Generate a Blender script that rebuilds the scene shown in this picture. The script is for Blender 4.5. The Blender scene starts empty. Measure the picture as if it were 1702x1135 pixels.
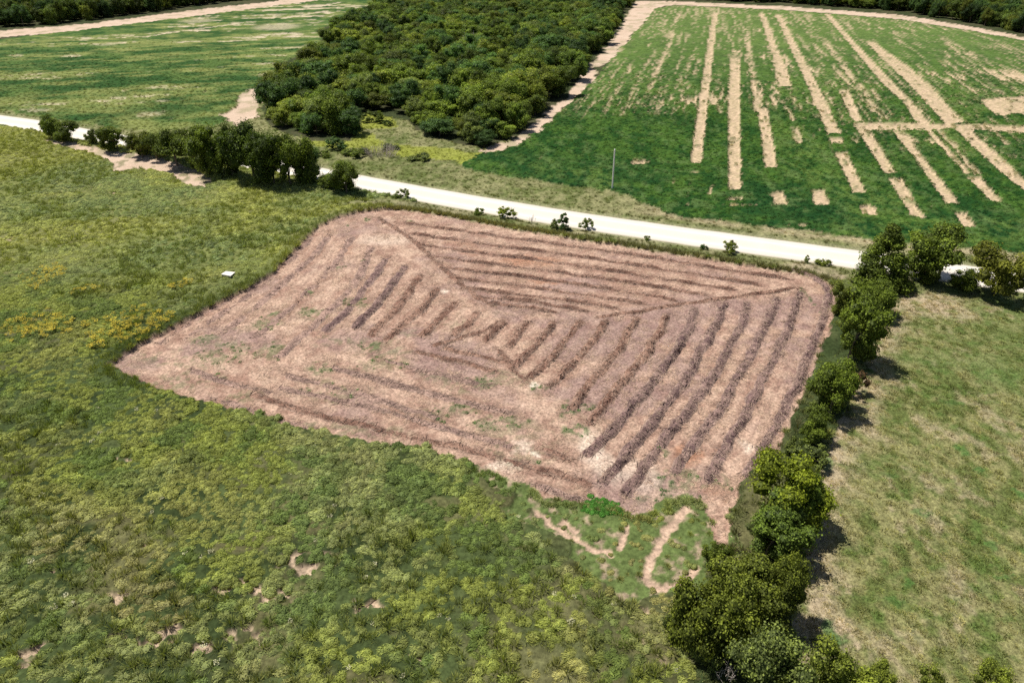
import bpy, math, random
import numpy as np
random.seed(7)
RNG = np.random.default_rng(11)
PI = math.pi

# ------------------------------------------------------------------ camera
CAM_H = 55.0
F_PX = 1180.0                       # focal length in pixels of the 1702 wide photograph
PX, PY, HY = 851.0, 567.5, -148.0   # picture centre, horizon row
PITCH = math.atan((PY - HY) / F_PX)
sc = bpy.context.scene
COL = sc.collection
cam_d = bpy.data.cameras.new('camera')
cam = bpy.data.objects.new('camera', cam_d)
COL.objects.link(cam)
cam.location = (0, 0, CAM_H)
cam.rotation_euler = (PI / 2 - PITCH, 0, 0)
cam_d.sensor_width = 36.0
cam_d.lens = 36.0 * F_PX / 1702.0
cam_d.clip_start = 0.5
cam_d.clip_end = 12000
sc.camera = cam

# ------------------------------------------------------------------ light
SUN_DIR = (-0.88, 0.47)             # ground direction towards the sun
SUN_EL = math.radians(64)
world = bpy.data.worlds.new('World')
sc.world = world
world.use_nodes = True
wn = world.node_tree
bg = wn.nodes['Background']
sky = wn.nodes.new('ShaderNodeTexSky')
sky.sky_type = 'NISHITA'
sky.sun_disc = False
sky.sun_elevation = SUN_EL
sky.sun_rotation = math.atan2(SUN_DIR[0], SUN_DIR[1])
sky.dust_density = 1.5
wn.links.new(sky.outputs[0], bg.inputs[0])
bg.inputs[1].default_value = 0.06
sun_d = bpy.data.lights.new('sun', 'SUN')
sun_d.energy = 4.9
sun_d.angle = math.radians(0.5)
sun_d.color = (1.0, 0.955, 0.88)
sun = bpy.data.objects.new('sun', sun_d)
COL.objects.link(sun)
sun.location = (-80, 60, 120)
sun.rotation_euler = (PI / 2 - SUN_EL, 0, math.atan2(SUN_DIR[1], SUN_DIR[0]) + PI / 2)
sc.view_settings.view_transform = 'Standard'
sc.view_settings.look = 'None'
sc.view_settings.gamma = 1
sc.view_settings.exposure = 0.45
sc.view_settings.use_curve_mapping = False
sc.cycles.max_bounces = 6
sc.cycles.diffuse_bounces = 3
sc.cycles.transmission_bounces = 3
sc.cycles.use_denoising = False

# ------------------------------------------------------------------ helpers
CP, SP = math.cos(PITCH), math.sin(PITCH)

def at(x, y):
    """ground point (metres) under a pixel of the photograph"""
    u = (np.asarray(x, float) - PX) / F_PX
    v = -(np.asarray(y, float) - PY) / F_PX
    dz = -SP + v * CP
    t = -CAM_H / dz
    return u * t, (CP + v * SP) * t

def atv(x, y):
    a, b = at(x, y)
    return float(a), float(b)

def height_for(x, y, ytop):
    """height of an upright thing standing at pixel (x, y) whose top is on row ytop"""
    X, Y = atv(x, y)
    v = -(ytop - PY) / F_PX
    # b/a = v with a = Y*CP-(Z-h)*SP, b = Y*SP+(Z-h)*CP
    k = (v * Y * CP - Y * SP) / (CP + v * SP)
    return k + CAM_H

def metres_per_px(x, y):
    X, Y = atv(x, y)
    return (Y * CP + CAM_H * SP) / F_PX

def poly(pts):
    p = np.array(pts, float)
    a, b = at(p[:, 0], p[:, 1])
    return np.stack([a, b], 1)

def inside(P, X, Y):
    r = np.zeros(X.shape, bool)
    n = len(P)
    x0, y0 = P.min(0); x1, y1 = P.max(0)
    m = (X >= x0) & (X <= x1) & (Y >= y0) & (Y <= y1)
    xs, ys = X[m], Y[m]
    c = np.zeros(xs.shape, bool)
    for i in range(n):
        ax, ay = P[i]; bx, by = P[(i + 1) % n]
        if ay == by: continue
        k = ((ay > ys) != (by > ys)) & (xs < (bx - ax) * (ys - ay) / (by - ay) + ax)
        c ^= k
    r[m] = c
    return r

def dist_poly(P, X, Y, closed=False):
    """distance to a polyline"""
    d = np.full(X.shape, 1e9)
    n = len(P)
    for i in range(n if closed else n - 1):
        ax, ay = P[i]; bx, by = P[(i + 1) % n]
        vx, vy = bx - ax, by - ay
        L = vx * vx + vy * vy + 1e-9
        t = np.clip(((X - ax) * vx + (Y - ay) * vy) / L, 0, 1)
        d = np.minimum(d, np.hypot(X - ax - t * vx, Y - ay - t * vy))
    return d

def _h(ix, iy, s):
    n = (ix.astype(np.int64) * 374761393 + iy.astype(np.int64) * 668265263 + s * 974634777) & 0xffffffff
    n = ((n ^ (n >> 13)) * 1274126177) & 0xffffffff
    return ((n ^ (n >> 16)) & 0xffffff) / float(0xffffff)

def noise(x, y, s=0):
    ix, iy = np.floor(x), np.floor(y)
    fx, fy = x - ix, y - iy
    fx = fx * fx * (3 - 2 * fx); fy = fy * fy * (3 - 2 * fy)
    a = _h(ix, iy, s); b = _h(ix + 1, iy, s); c = _h(ix, iy + 1, s); d = _h(ix + 1, iy + 1, s)
    return a + (b - a) * fx + (c - a) * fy + (a - b - c + d) * fx * fy

def fbm(x, y, s=0, o=4):
    v = 0; a = 0.5; t = 0
    ca, sa = math.cos(0.6), math.sin(0.6)
    for i in range(o):
        v = v + a * noise(x, y, s + i * 17); t += a; a *= 0.55
        x, y = (x * ca - y * sa) * 2.03 + 5.1, (x * sa + y * ca) * 2.03 + 1.7
    return v / t

def worley(x, y, s=0):
    ix, iy = np.floor(x), np.floor(y)
    d = np.full(x.shape, 9.0); 
    for i in (-1, 0, 1):
        for j in (-1, 0, 1):
            cx = ix + i; cy = iy + j
            px = cx + _h(cx, cy, s); py = cy + _h(cx, cy, s + 5)
            d = np.minimum(d, (x - px) ** 2 + (y - py) ** 2)
    return np.sqrt(d)

def ss(a, b, x):
    t = np.clip((x - a) / (b - a), 0, 1)
    return t * t * (3 - 2 * t)

def mix(a, b, t):
    a = np.asarray(a, float); b = np.asarray(b, float)
    t = np.asarray(t, float)
    if t.ndim: t = t[:, None]
    return a * (1 - t) + b * t

def mesh_obj(name, verts, faces, mat, parent=None, smooth=False, link=True):
    me = bpy.data.meshes.new(name)
    verts = np.asarray(verts, np.float32).reshape(-1, 3)
    if isinstance(faces, np.ndarray):
        nf, k = faces.shape
        me.vertices.add(len(verts)); me.vertices.foreach_set('co', verts.ravel())
        me.loops.add(nf * k); me.loops.foreach_set('vertex_index', faces.astype(np.int32).ravel())
        me.polygons.add(nf); me.polygons.foreach_set('loop_start', np.arange(0, nf * k, k, dtype=np.int32))
        me.update(calc_edges=True)
    else:
        me.from_pydata([tuple(v) for v in verts.tolist()], [], faces)
        me.update()
    if smooth:
        me.polygons.foreach_set('use_smooth', np.ones(len(me.polygons), bool))
    if mat: me.materials.append(mat)
    o = bpy.data.objects.new(name, me)
    if link: COL.objects.link(o)
    if parent: o.parent = parent
    return o

def tag(o, label=None, cat=None, group=None, kind=None):
    if label: o['label'] = label
    if cat: o['category'] = cat
    if group: o['group'] = group
    if kind: o['kind'] = kind
    return o

def fattr(o, name, vals, typ='FLOAT', dom='POINT'):
    a = o.data.attributes.new(name, typ, dom)
    if typ == 'FLOAT_COLOR':
        v = np.ones((len(vals), 4), np.float32); v[:, :3] = vals
        a.data.foreach_set('color', v.ravel())
    elif typ == 'FLOAT_VECTOR':
        a.data.foreach_set('vector', np.asarray(vals, np.float32).ravel())
    else:
        a.data.foreach_set('value', np.asarray(vals))

# ------------------------------------------------------------------ materials
def new_mat(name):
    m = bpy.data.materials.new(name); m.use_nodes = True
    nt = m.node_tree
    p = nt.nodes['Principled BSDF']
    p.inputs['Roughness'].default_value = 0.9
    p.inputs['Specular IOR Level'].default_value = 0.15
    return m, nt, p

def node(nt, t, **k):
    n = nt.nodes.new(t)
    for a, b in k.items():
        if a.startswith('i_'): n.inputs[a[2:].replace('_', ' ')].default_value = b
        else: setattr(n, a, b)
    return n

def ground_mat(name, scales=((0.45, 0.30), (2.2, 0.45)), bump=0.5, fibre=None, rough=0.95):
    """tint from the surface's own colour attribute, broken up by two noises and fine relief"""
    m, nt, p = new_mat(name)
    L = nt.links.new
    p.inputs['Roughness'].default_value = rough
    p.inputs['Specular IOR Level'].default_value = 0.05
    att = node(nt, 'ShaderNodeAttribute', attribute_name='tone')
    geo = node(nt, 'ShaderNodeNewGeometry')
    last = att.outputs['Color']
    src = geo.outputs['Position']
    if fibre:
        mp = node(nt, 'ShaderNodeMapping'); mp.inputs['Rotation'].default_value = (0, 0, fibre[0]); mp.inputs['Scale'].default_value = (fibre[1], fibre[2], 1)
        L(src, mp.inputs[0]); src2 = mp.outputs[0]
    bs = None
    for i, (sc_, amt) in enumerate(scales):
        nz = node(nt, 'ShaderNodeTexNoise'); nz.inputs['Scale'].default_value = sc_; nz.inputs['Detail'].default_value = 5; nz.inputs['Roughness'].default_value = 0.65
        L(src2 if (fibre and i == 1) else src, nz.inputs['Vector'])
        mr = node(nt, 'ShaderNodeMapRange'); mr.inputs['From Min'].default_value = 0.3; mr.inputs['From Max'].default_value = 0.7
        mr.inputs['To Min'].default_value = 1 - amt; mr.inputs['To Max'].default_value = 1 + amt
        L(nz.outputs[0], mr.inputs[0])
        vm = node(nt, 'ShaderNodeVectorMath', operation='SCALE'); L(last, vm.inputs[0]); L(mr.outputs[0], vm.inputs['Scale'])
        last = vm.outputs[0]; bs = nz
    L(last, p.inputs['Base Color'])
    if bump:
        b = node(nt, 'ShaderNodeBump'); b.inputs['Strength'].default_value = bump; b.inputs['Distance'].default_value = 0.25
        L(bs.outputs[0], b.inputs['Height']); L(b.outputs[0], p.inputs['Normal'])
    return m

def leaf_mat(name, base=(1, 1, 1), trans=0.25, var=0.5, tip=(1.15, 1.1, 0.8), rough=0.6):
    """foliage: per-plant tint x per-leaf variation, partly translucent"""
    m, nt, p = new_mat(name)
    L = nt.links.new
    p.inputs['Roughness'].default_value = rough
    p.inputs['Specular IOR Level'].default_value = 0.12
    att = node(nt, 'ShaderNodeAttribute', attribute_name='tint', attribute_type='INSTANCER')
    sh = node(nt, 'ShaderNodeAttribute', attribute_name='leaf')
    mr = node(nt, 'ShaderNodeMapRange'); mr.inputs['To Min'].default_value = 1 - var; mr.inputs['To Max'].default_value = 1 + var
    L(sh.outputs['Fac'], mr.inputs[0])
    cr = node(nt, 'ShaderNodeMix', data_type='RGBA'); cr.inputs[6].default_value = (*base, 1); cr.inputs[7].default_value = (base[0] * tip[0], base[1] * tip[1], base[2] * tip[2], 1)
    L(sh.outputs['Fac'], cr.inputs[0])
    v1 = node(nt, 'ShaderNodeVectorMath', operation='MULTIPLY'); L(att.outputs['Color'], v1.inputs[0]); L(cr.outputs[2], v1.inputs[1])
    v2 = node(nt, 'ShaderNodeVectorMath', operation='SCALE'); L(v1.outputs[0], v2.inputs[0]); L(mr.outputs[0], v2.inputs['Scale'])
    L(v2.outputs[0], p.inputs['Base Color'])
    tr = node(nt, 'ShaderNodeBsdfTranslucent'); 
    v3 = node(nt, 'ShaderNodeVectorMath', operation='MULTIPLY'); L(v2.outputs[0], v3.inputs[0]); v3.inputs[1].default_value = (1.25, 1.3, 0.6)
    L(v3.outputs[0], tr.inputs[0])
    mx = node(nt, 'ShaderNodeMixShader'); mx.inputs[0].default_value = trans
    L(p.outputs[0], mx.inputs[1]); L(tr.outputs[0], mx.inputs[2])
    L(mx.outputs[0], nt.nodes['Material Output'].inputs[0])
    return m

def plain_mat(name, c, scale=3, amt=0.25, rough=0.85):
    m, nt, p = new_mat(name); L = nt.links.new
    nz = node(nt, 'ShaderNodeTexNoise'); nz.inputs['Scale'].default_value = scale; nz.inputs['Detail'].default_value = 6
    tc = node(nt, 'ShaderNodeTexCoord'); L(tc.outputs['Object'], nz.inputs['Vector'])
    cr = node(nt, 'ShaderNodeMix', data_type='RGBA')
    cr.inputs[6].default_value = (*[k * (1 - amt) for k in c], 1); cr.inputs[7].default_value = (*[min(1, k * (1 + amt)) for k in c], 1)
    L(nz.outputs[0], cr.inputs[0]); L(cr.outputs[2], p.inputs['Base Color']); p.inputs['Roughness'].default_value = rough
    return m

M_GROUND = ground_mat('rough_green_ground')
M_MOWN = ground_mat('dry_cut_stubble', ((0.5, 0.16), (3.0, 0.50)), 0.9, fibre=(0.45, 1.0, 1.0))
M_CROP = ground_mat('crop_rows', ((0.35, 0.16), (2.6, 0.5)), 0.8, fibre=(math.radians(104.5), 0.35, 1.0))
M_PAST = ground_mat('grazed_turf', ((1.3, 0.22), (4.0, 0.6)), 0.9)
M_TRACK = ground_mat('bare_earth', ((0.5, 0.10), (2.5, 0.22)), 0.5)
M_LEAF = leaf_mat('tree_leaves', (1, 1, 1), 0.25, 0.6, (1.22, 1.15, 0.75))
M_TUFT = leaf_mat('grass_blades', (1, 1, 1), 0.25, 0.35, (1.15, 1.08, 0.85), 0.75)
M_STRAW = leaf_mat('dry_straw', (1, 1, 1), 0.12, 0.5, (1.2, 1.15, 1.05), 0.8)
M_BARK = plain_mat('grey_brown_bark', (0.13, 0.10, 0.075), 6, 0.35)
M_TWIG = plain_mat('bleached_twigs', (0.42, 0.36, 0.31), 6, 0.3)

# ------------------------------------------------------------------ layout, traced on the ground
road_px = [(-420, 146), (-200, 172), (0, 200), (75, 211), (140, 225), (280, 245), (350, 257), (445, 275), (536, 291), (606, 305.5), (676, 318), (764, 334),
           (852, 349), (1000, 372.5), (1085, 385), (1249, 407.5), (1423, 431), (1555, 450), (1702, 470), (1950, 503), (2250, 542)]
ROAD = poly(road_px)
def road_s(X, Y):
    return Y - np.interp(X, ROAD[:, 0], ROAD[:, 1])

MOWN = poly([(182, 612), (235, 573), (300, 541), (360, 508), (420, 477), (455, 456), (482, 426), (505, 402), (530, 378), (565, 362), (600, 354), (640, 349),
             (700, 354), (770, 367), (850, 382), (950, 398), (1050, 413), (1150, 429), (1250, 444), (1330, 457), (1375, 470), (1392, 490), (1388, 520), (1370, 575),
             (1345, 630), (1322, 685), (1298, 740), (1262, 782), (1228, 806), (1218, 850), (1208, 905), (1190, 918), (1183, 880), (1168, 838), (1140, 822), (1110, 828),
             (1080, 852), (1048, 856), (1010, 838), (960, 835), (905, 828), (868, 803), (830, 790), (780, 770), (700, 752), (600, 735), (480, 711), (400, 686), (270, 651)])
CROP_R = poly([(765, 277), (790, 262), (835, 254), (870, 240), (905, 212), (935, 184), (965, 158), (992, 130), (1012, 104), (1040, 72), (1070, 38), (1085, 16), (1120, 10),
               (1300, 18), (1500, 34), (1620, 54), (1702, 70), (1900, 105), (2400, 200), (2400, 520), (1900, 448), (1702, 426), (1600, 414), (1500, 407), (1430, 400),
               (1330, 388), (1250, 377), (1180, 368), (1120, 360), (1080, 348), (1030, 325), (1000, 320), (900, 303), (810, 293)])
CROP_L = poly([(-450, 110), (-450, 128), (0, 187), (100, 202), (180, 214), (260, 222), (330, 212), (385, 206), (372, 188), (400, 160), (430, 148), (442, 126), (480, 100), (540, 76),
               (528, 52), (560, 38), (618, 27), (640, 2), (650, -12), (560, -10), (500, 2), (400, 16), (300, 30), (200, 42), (120, 53), (0, 66)])
WOOD = poly([(440, 205), (480, 226), (530, 238), (585, 236), (592, 200), (640, 180), (672, 192), (690, 218), (755, 240), (812, 246), (868, 226), (888, 200), (935, 165), (972, 115),
             (998, 88), (1030, 42), (1048, 10), (1052, -30), (655, -30), (640, 4), (622, 32), (560, 50), (545, 92), (482, 128), (445, 158), (440, 180)])
CLEAR = poly([(495, 226), (560, 232), (592, 226), (600, 186), (640, 176), (668, 188), (660, 212), (610, 222), (640, 236), (720, 246), (800, 258), (765, 276), (700, 268), (620, 254), (560, 246), (505, 244)])
PASTURE = poly([(1425, 470), (1500, 480), (1702, 492), (1950, 525), (2300, 580), (2500, 1350), (1270, 1350), (1310, 1100), (1325, 960), (1345, 850), (1375, 740), (1420, 650), (1455, 560), (1480, 510)])
HEDGE = poly([(1385, 470), (1440, 472), (1475, 500), (1455, 560), (1420, 650), (1372, 745), (1345, 850), (1325, 960), (1300, 1100), (1270, 1350), (1080, 1350), (1140, 1100), (1165, 950),
              (1205, 905), (1218, 850), (1228, 806), (1262, 782), (1298, 740), (1322, 685), (1345, 630), (1370, 575), (1388, 520), (1392, 490)])
TRACK_R = poly([(1058, 2), (1120, 3), (1300, 11), (1500, 26), (1620, 46), (1702, 62), (1900, 97), (2400, 190), (2400, 200), (1900, 105), (1702, 69), (1620, 53), (1500, 33), (1300, 17), (1120, 9), (1088, 14),
                (1072, 36), (1048, 62), (1042, 72), (1012, 103), (990, 112), (990, 134), (962, 160), (935, 182), (905, 210), (870, 240), (838, 252), (792, 256), (800, 250), (838, 238), (872, 222),
                (893, 200), (940, 162), (978, 112), (1003, 86), (1035, 42), (1052, 10)])
TRACK_L = poly([(0, 52), (60, 47), (150, 40), (250, 27), (350, 14), (450, 4), (500, -6), (560, -8), (520, 3), (460, 10), (400, 18), (300, 31), (200, 43), (120, 53), (60, 58), (0, 63), (-450, 112), (-450, 100)])
BARE_TRI = poly([(432, 148), (440, 170), (425, 195), (400, 212), (375, 205), (372, 190), (392, 172), (400, 158)])
TRACK_M = poly([(62, 232), (120, 238), (170, 249), (260, 260), (330, 284), (356, 298), (342, 316), (316, 314), (300, 306), (282, 290), (235, 284), (185, 288), (188, 272), (150, 256), (105, 246)])
DRIVE = poly([(150, 222), (185, 234), (235, 246), (300, 268), (340, 285), (300, 290), (230, 262), (160, 246), (100, 236), (80, 222)])

def wobble(X, Y, amp=0.7, f=0.5, s=3):
    return X + amp * (fbm(X * f, Y * f, s, 3) - 0.5) * 2, Y + amp * (fbm(X * f, Y * f, s + 40, 3) - 0.5) * 2

def zpoly(pts, ox, oy, k):
    return poly([(ox + x / k, oy + y / k) for x, y in pts])

# bare soil strips in the far crop field (traced at 2.3647x on the top right of the photograph)
Z3 = (1000, 0, 2.3647)
STRIPS = [zpoly(p, *Z3) for p in [
    [(435, 52), (456, 52), (413, 450), (393, 645), (345, 645), (374, 450)],
    [(502, 232), (543, 232), (548, 752), (495, 752), (497, 440)],
    [(492, 784), (550, 784), (552, 795), (492, 795)],
    [(610, 430), (652, 430), (690, 668), (640, 668)],
    [(618, 58), (640, 58), (690, 190), (735, 300), (745, 345), (700, 345), (665, 200)],
    [(680, 60), (702, 60), (830, 300), (880, 400), (912, 470), (938, 532), (885, 532), (840, 420), (790, 300)],
    [(893, 545), (943, 545), (948, 568), (898, 568)],
    [(912, 605), (962, 605), (1040, 768), (988, 768)],
    [(930, 360), (972, 360), (1022, 482), (985, 482)],
    [(875, 58), (897, 58), (985, 160), (1085, 265), (1150, 335), (1220, 405), (1290, 492), (1240, 492), (1180, 402), (1110, 340), (1050, 270), (960, 160)],
    [(1035, 165), (1062, 165), (1200, 262), (1300, 352), (1420, 485), (1350, 495), (1230, 360), (1120, 250)],
    [(985, 485), (1280, 490), (1660, 500), (1900, 512), (1900, 540), (1660, 530), (1380, 512), (1000, 518)],
    [(1000, 510), (1050, 510), (1157, 690), (1110, 690)],
    [(1125, 708), (1180, 708), (1240, 820), (1275, 868), (1215, 860)],
    [(1140, 520), (1185, 520), (1250, 610), (1390, 785), (1400, 812), (1350, 805), (1215, 612)],
    [(1385, 845), (1430, 845), (1475, 905), (1420, 897)],
    [(1262, 508), (1285, 508), (1372, 600), (1450, 690), (1430, 695), (1345, 600)],
    [(1430, 700), (1482, 700), (1578, 802), (1530, 800)],
    [(1380, 505), (1435, 505), (1560, 615), (1670, 720), (1900, 900), (1860, 900), (1640, 740), (1560, 680), (1450, 575)],
    [(1490, 395), (1570, 388), (1660, 383), (1900, 380), (1900, 450), (1660, 450), (1560, 460), (1510, 430)],
    [(660, 765), (712, 758), (735, 812), (678, 812)],
    [(820, 755), (875, 752), (892, 812), (835, 812)],
    [(1010, 815), (1065, 815), (1085, 855), (1025, 850)],
    [(415, 770), (437, 725), (432, 768)],
]]
# weaker, broken streaks: polylines with half-widths in metres
THIN = [(zpoly(p, *Z3), w, a) for p, w, a in [
    ([(302, 55), (285, 120), (230, 240), (185, 345)], 1.6, .6), ([(268, 175), (215, 290), (165, 420)], 1.1, .5), ([(370, 160), (345, 300), (320, 420)], 1.2, .45),
    ([(520, 40), (520, 220)], 0.8, .5), ([(566, 110), (580, 250), (605, 440)], 2.2, .65), ([(598, 290), (640, 430)], 1.5, .5), ([(470, 350), (472, 450)], 2.0, .5),
    ([(640, 130), (670, 260), (745, 470)], 1.2, .55), ([(735, 350), (790, 470)], 1.4, .6), ([(705, 330), (750, 480)], 0.9, .6), ([(760, 510), (772, 565)], 1.6, .6), ([(805, 505), (818, 560)], 1.6, .5),
    ([(770, 70), (830, 180), (900, 300)], 0.9, .5), ([(820, 165), (920, 280), (1040, 400), (1095, 480)], 1.4, .6), ([(880, 175), (1000, 330), (1110, 470)], 1.9, .7),
    ([(900, 390), (960, 500), (1005, 565)], 1.3, .6), ([(880, 365), (930, 450), (985, 560)], 1.0, .5), ([(1310, 510), (1400, 590), (1470, 690)], 1.3, .6), ([(1060, 360), (1145, 475)], 0.9, .5),
    ([(1100, 520), (1180, 600)], 1.0, .5), ([(1500, 540), (1660, 640)], 1.3, .35), ([(1360, 170), (1358, 330)], 1.6, .5), ([(1390, 200), (1400, 330)], 1.0, .5), ([(800, 60), (830, 85)], 2.6, .7),
    ([(112, 245), (108, 290)], 1.0, .6), ([(780, 440), (870, 470)], 3.0, .5), ([(1040, 165), (1300, 200)], 1.4, .35), ([(1560, 600), (1700, 690)], 1.2, .4)]]
STAINS = [(zpoly([(x - a, y - b), (x + a, y - b), (x + a, y + b), (x - a, y + b)], *Z3), w) for x, y, a, b, w in [
    (330, 400, 55, 40, .5), (475, 400, 25, 50, .5), (600, 360, 45, 80, .45), (700, 240, 40, 60, .45), (690, 125, 30, 15, .6), (520, 205, 25, 10, .6), (830, 410, 60, 60, .42), (180, 180, 60, 20, .4),
    (1380, 300, 60, 40, .45), (1600, 300, 60, 50, .55), (1200, 130, 120, 60, .32), (1400, 210, 130, 50, .3), (1270, 290, 50, 20, .5), (1480, 360, 120, 30, .3), (1560, 560, 110, 60, .33), (1180, 560, 80, 30, .4),
    (150, 645, 45, 14, .6), (365, 685, 30, 10, .6), (330, 730, 40, 25, .4), (540, 815, 200, 10, .45), (790, 895, 60, 8, .5), (900, 520, 60, 18, .5), (1290, 560, 60, 20, .4)]]

U_STEP, Y_STEP = 0.0029, 1.9
cols = np.arange(-1.02, 1.02, U_STEP)
rows_py = np.concatenate([np.arange(1330, 1140, -4.0), np.arange(1140, 150, -2.5), np.arange(150, -42, -1.3)])
_, rowY = at(np.full(rows_py.shape, PX), rows_py)
depth = rowY * CP + CAM_H * SP
GX = depth[:, None] * cols[None, :]
GY = np.repeat(rowY[:, None], len(cols), 1)
NR, NC = GX.shape
print('grid', NR, NC)

# region ids ----------------------------------------------------------
R_MEADOW, R_MOWN, R_CROPR, R_CROPL, R_PAST, R_VERGE, R_WOOD, R_TRACK, R_HEDGE = range(9)
def region(X, Y):
    wx, wy = wobble(X, Y, 0.55, 0.6)
    bx, by = wobble(X, Y, 2.2, 0.22, 9)
    s = road_s(X, Y)
    r = np.full(X.shape, R_MEADOW)
    r[s > -5.2] = R_VERGE
    south = s <= -5.0
    se = inside(poly([(640, 330), (1700, 420), (1430, 500), (1380, 470), (1250, 444), (850, 382), (640, 349), (560, 340)]), bx, by)
    r[se & south] = R_VERGE
    r[(s > 300) | (Y > 560)] = R_WOOD
    r[inside(HEDGE, bx, by) & south] = R_HEDGE
    r[inside(PASTURE, wx, wy) & south] = R_PAST
    r[inside(MOWN, wx, wy)] = R_MOWN
    r[inside(CROP_R, bx, by) & (s > 6)] = R_CROPR
    r[inside(CROP_L, bx, by) & (s > 6)] = R_CROPL
    far = (s > 60) & (r == R_VERGE)
    r[far] = R_WOOD
    r[inside(WOOD, bx, by)] = R_WOOD
    bx, by = wobble(bx, by, 1.6, 0.7, 19)
    t = inside(TRACK_R, bx, by) | inside(TRACK_L, bx, by) | inside(BARE_TRI, bx, by) | inside(TRACK_M, wx, wy)
    r[t] = R_TRACK
    return r

# soil mask of the crop field
ROWDIR = math.radians(-104.5)
def along(X, Y):      # coordinates along / across the crop rows
    return X * math.cos(ROWDIR) + Y * math.sin(ROWDIR), -X * math.sin(ROWDIR) + Y * math.cos(ROWDIR)
def soil_right(X, Y):
    a, c = along(X, Y)
    wx, wy = wobble(X, Y, 0.35, 0.9, 21)
    streak = fbm(a * 0.035, c * 0.55, 31, 4)
    fine = fbm(a * 0.22, c * 1.3, 33, 4)
    s = np.zeros(X.shape)
    for P in STRIPS:
        s = np.maximum(s, inside(P, wx, wy) * (0.97 - 0.6 * ss(.56, .66, .5 * fbm(X * 0.35, Y * 0.3, 77, 4) + .5 * fine)))
    for P, w, a_ in THIN:
        d = dist_poly(P, wx, wy)
        s = np.maximum(s, ss(w, w * .5, d) * .85 * ss(0.68 - 0.42 * a_, 0.84 - 0.42 * a_, 0.45 * streak + 0.55 * fine))
    for P, w in STAINS:
        c0 = P.mean(0); ex = (P.max(0) - P.min(0)) / 2
        q = np.clip(1 - np.hypot((X - c0[0]) / ex[0], (Y - c0[1]) / ex[1]) * 0.8, 0, 1)
        s = np.maximum(s, ss(0.62, 0.74, 0.55 * streak + 0.45 * fine + 0.36 * q * w * 2 - 0.12))
    hair = fbm(a * .02, c * 1.9, 35, 3)
    s = np.maximum(s, .7 * ss(.56, .68, hair * .6 + fine * .4 + .03 * ss(60, 140, X)) * ss(.42, .56, fbm(X * .03, Y * .02, 36, 3)) * ss(170, 230, Y))
    farther = ss(230, 420, Y)
    s = np.maximum(s, 0.6 * ss(0.57 - 0.06 * farther, 0.70, 0.55 * streak + 0.45 * fine) * ss(200, 320, Y))
    return np.clip(s, 0, 1)

GREEN_MOWN = [(605, 437, 6, 5, 1), (512, 488, 8, 5, 1), (445, 538, 26, 12, .55), (455, 525, 9, 6, .9), (340, 566, 24, 10, .45), (370, 590, 40, 22, .45), (455, 585, 28, 16, .5), (355, 632, 22, 9, .45), (532, 612, 26, 12, .55), (615, 578, 24, 9, .8),
              (590, 505, 28, 10, .35), (515, 520, 20, 9, .5), (535, 527, 16, 7, .6), (566, 445, 6, 3, .7), (585, 375, 8, 3, .6), (610, 365, 6, 3, .5), (680, 372, 8, 3, .5), (800, 635, 34, 10, .75), (765, 680, 34, 10, .7), (835, 705, 50, 16, .6), (945, 680, 26, 14, .75), (962, 715, 26, 9, .9), (985, 678, 12, 8, .6),
              (900, 645, 16, 5, .8), (1100, 755, 7, 9, .6), (1130, 800, 40, 22, .5), (1090, 830, 30, 10, .4), (720, 690, 30, 10, .3), (560, 655, 60, 16, .25), (1352, 505, 4, 22, .8), (640, 605, 40, 10, .3), (865, 770, 30, 10, .3), (1190, 800, 30, 12, .4), (520, 705, 20, 5, .5)]
def blobs(X, Y, L, warp=0.9):
    wx, wy = wobble(X, Y, warp, 0.8, 51)
    v = np.zeros(X.shape)
    for x, y, a, b, w in L:
        cx, cy = atv(x, y); m = metres_per_px(x, y)
        by_ = abs(atv(x, y - b)[1] - cy)
        d = np.hypot((wx - cx) / (a * m), (wy - cy) / max(by_, 0.2))
        v = np.maximum(v, w * ss(1.25, 0.5, d))
    return v

RIDGE_K = 2.1275
def zl(pts): return poly([(600 + x / RIDGE_K, 340 + y / RIDGE_K) for x, y in pts])
def zd(pts): return poly([(180 + x / 2.503, 340 + y / 2.503) for x, y in pts])
def zc(pts): return poly([(450 + x / 2.203, 620 + y / 2.203) for x, y in pts])

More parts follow.
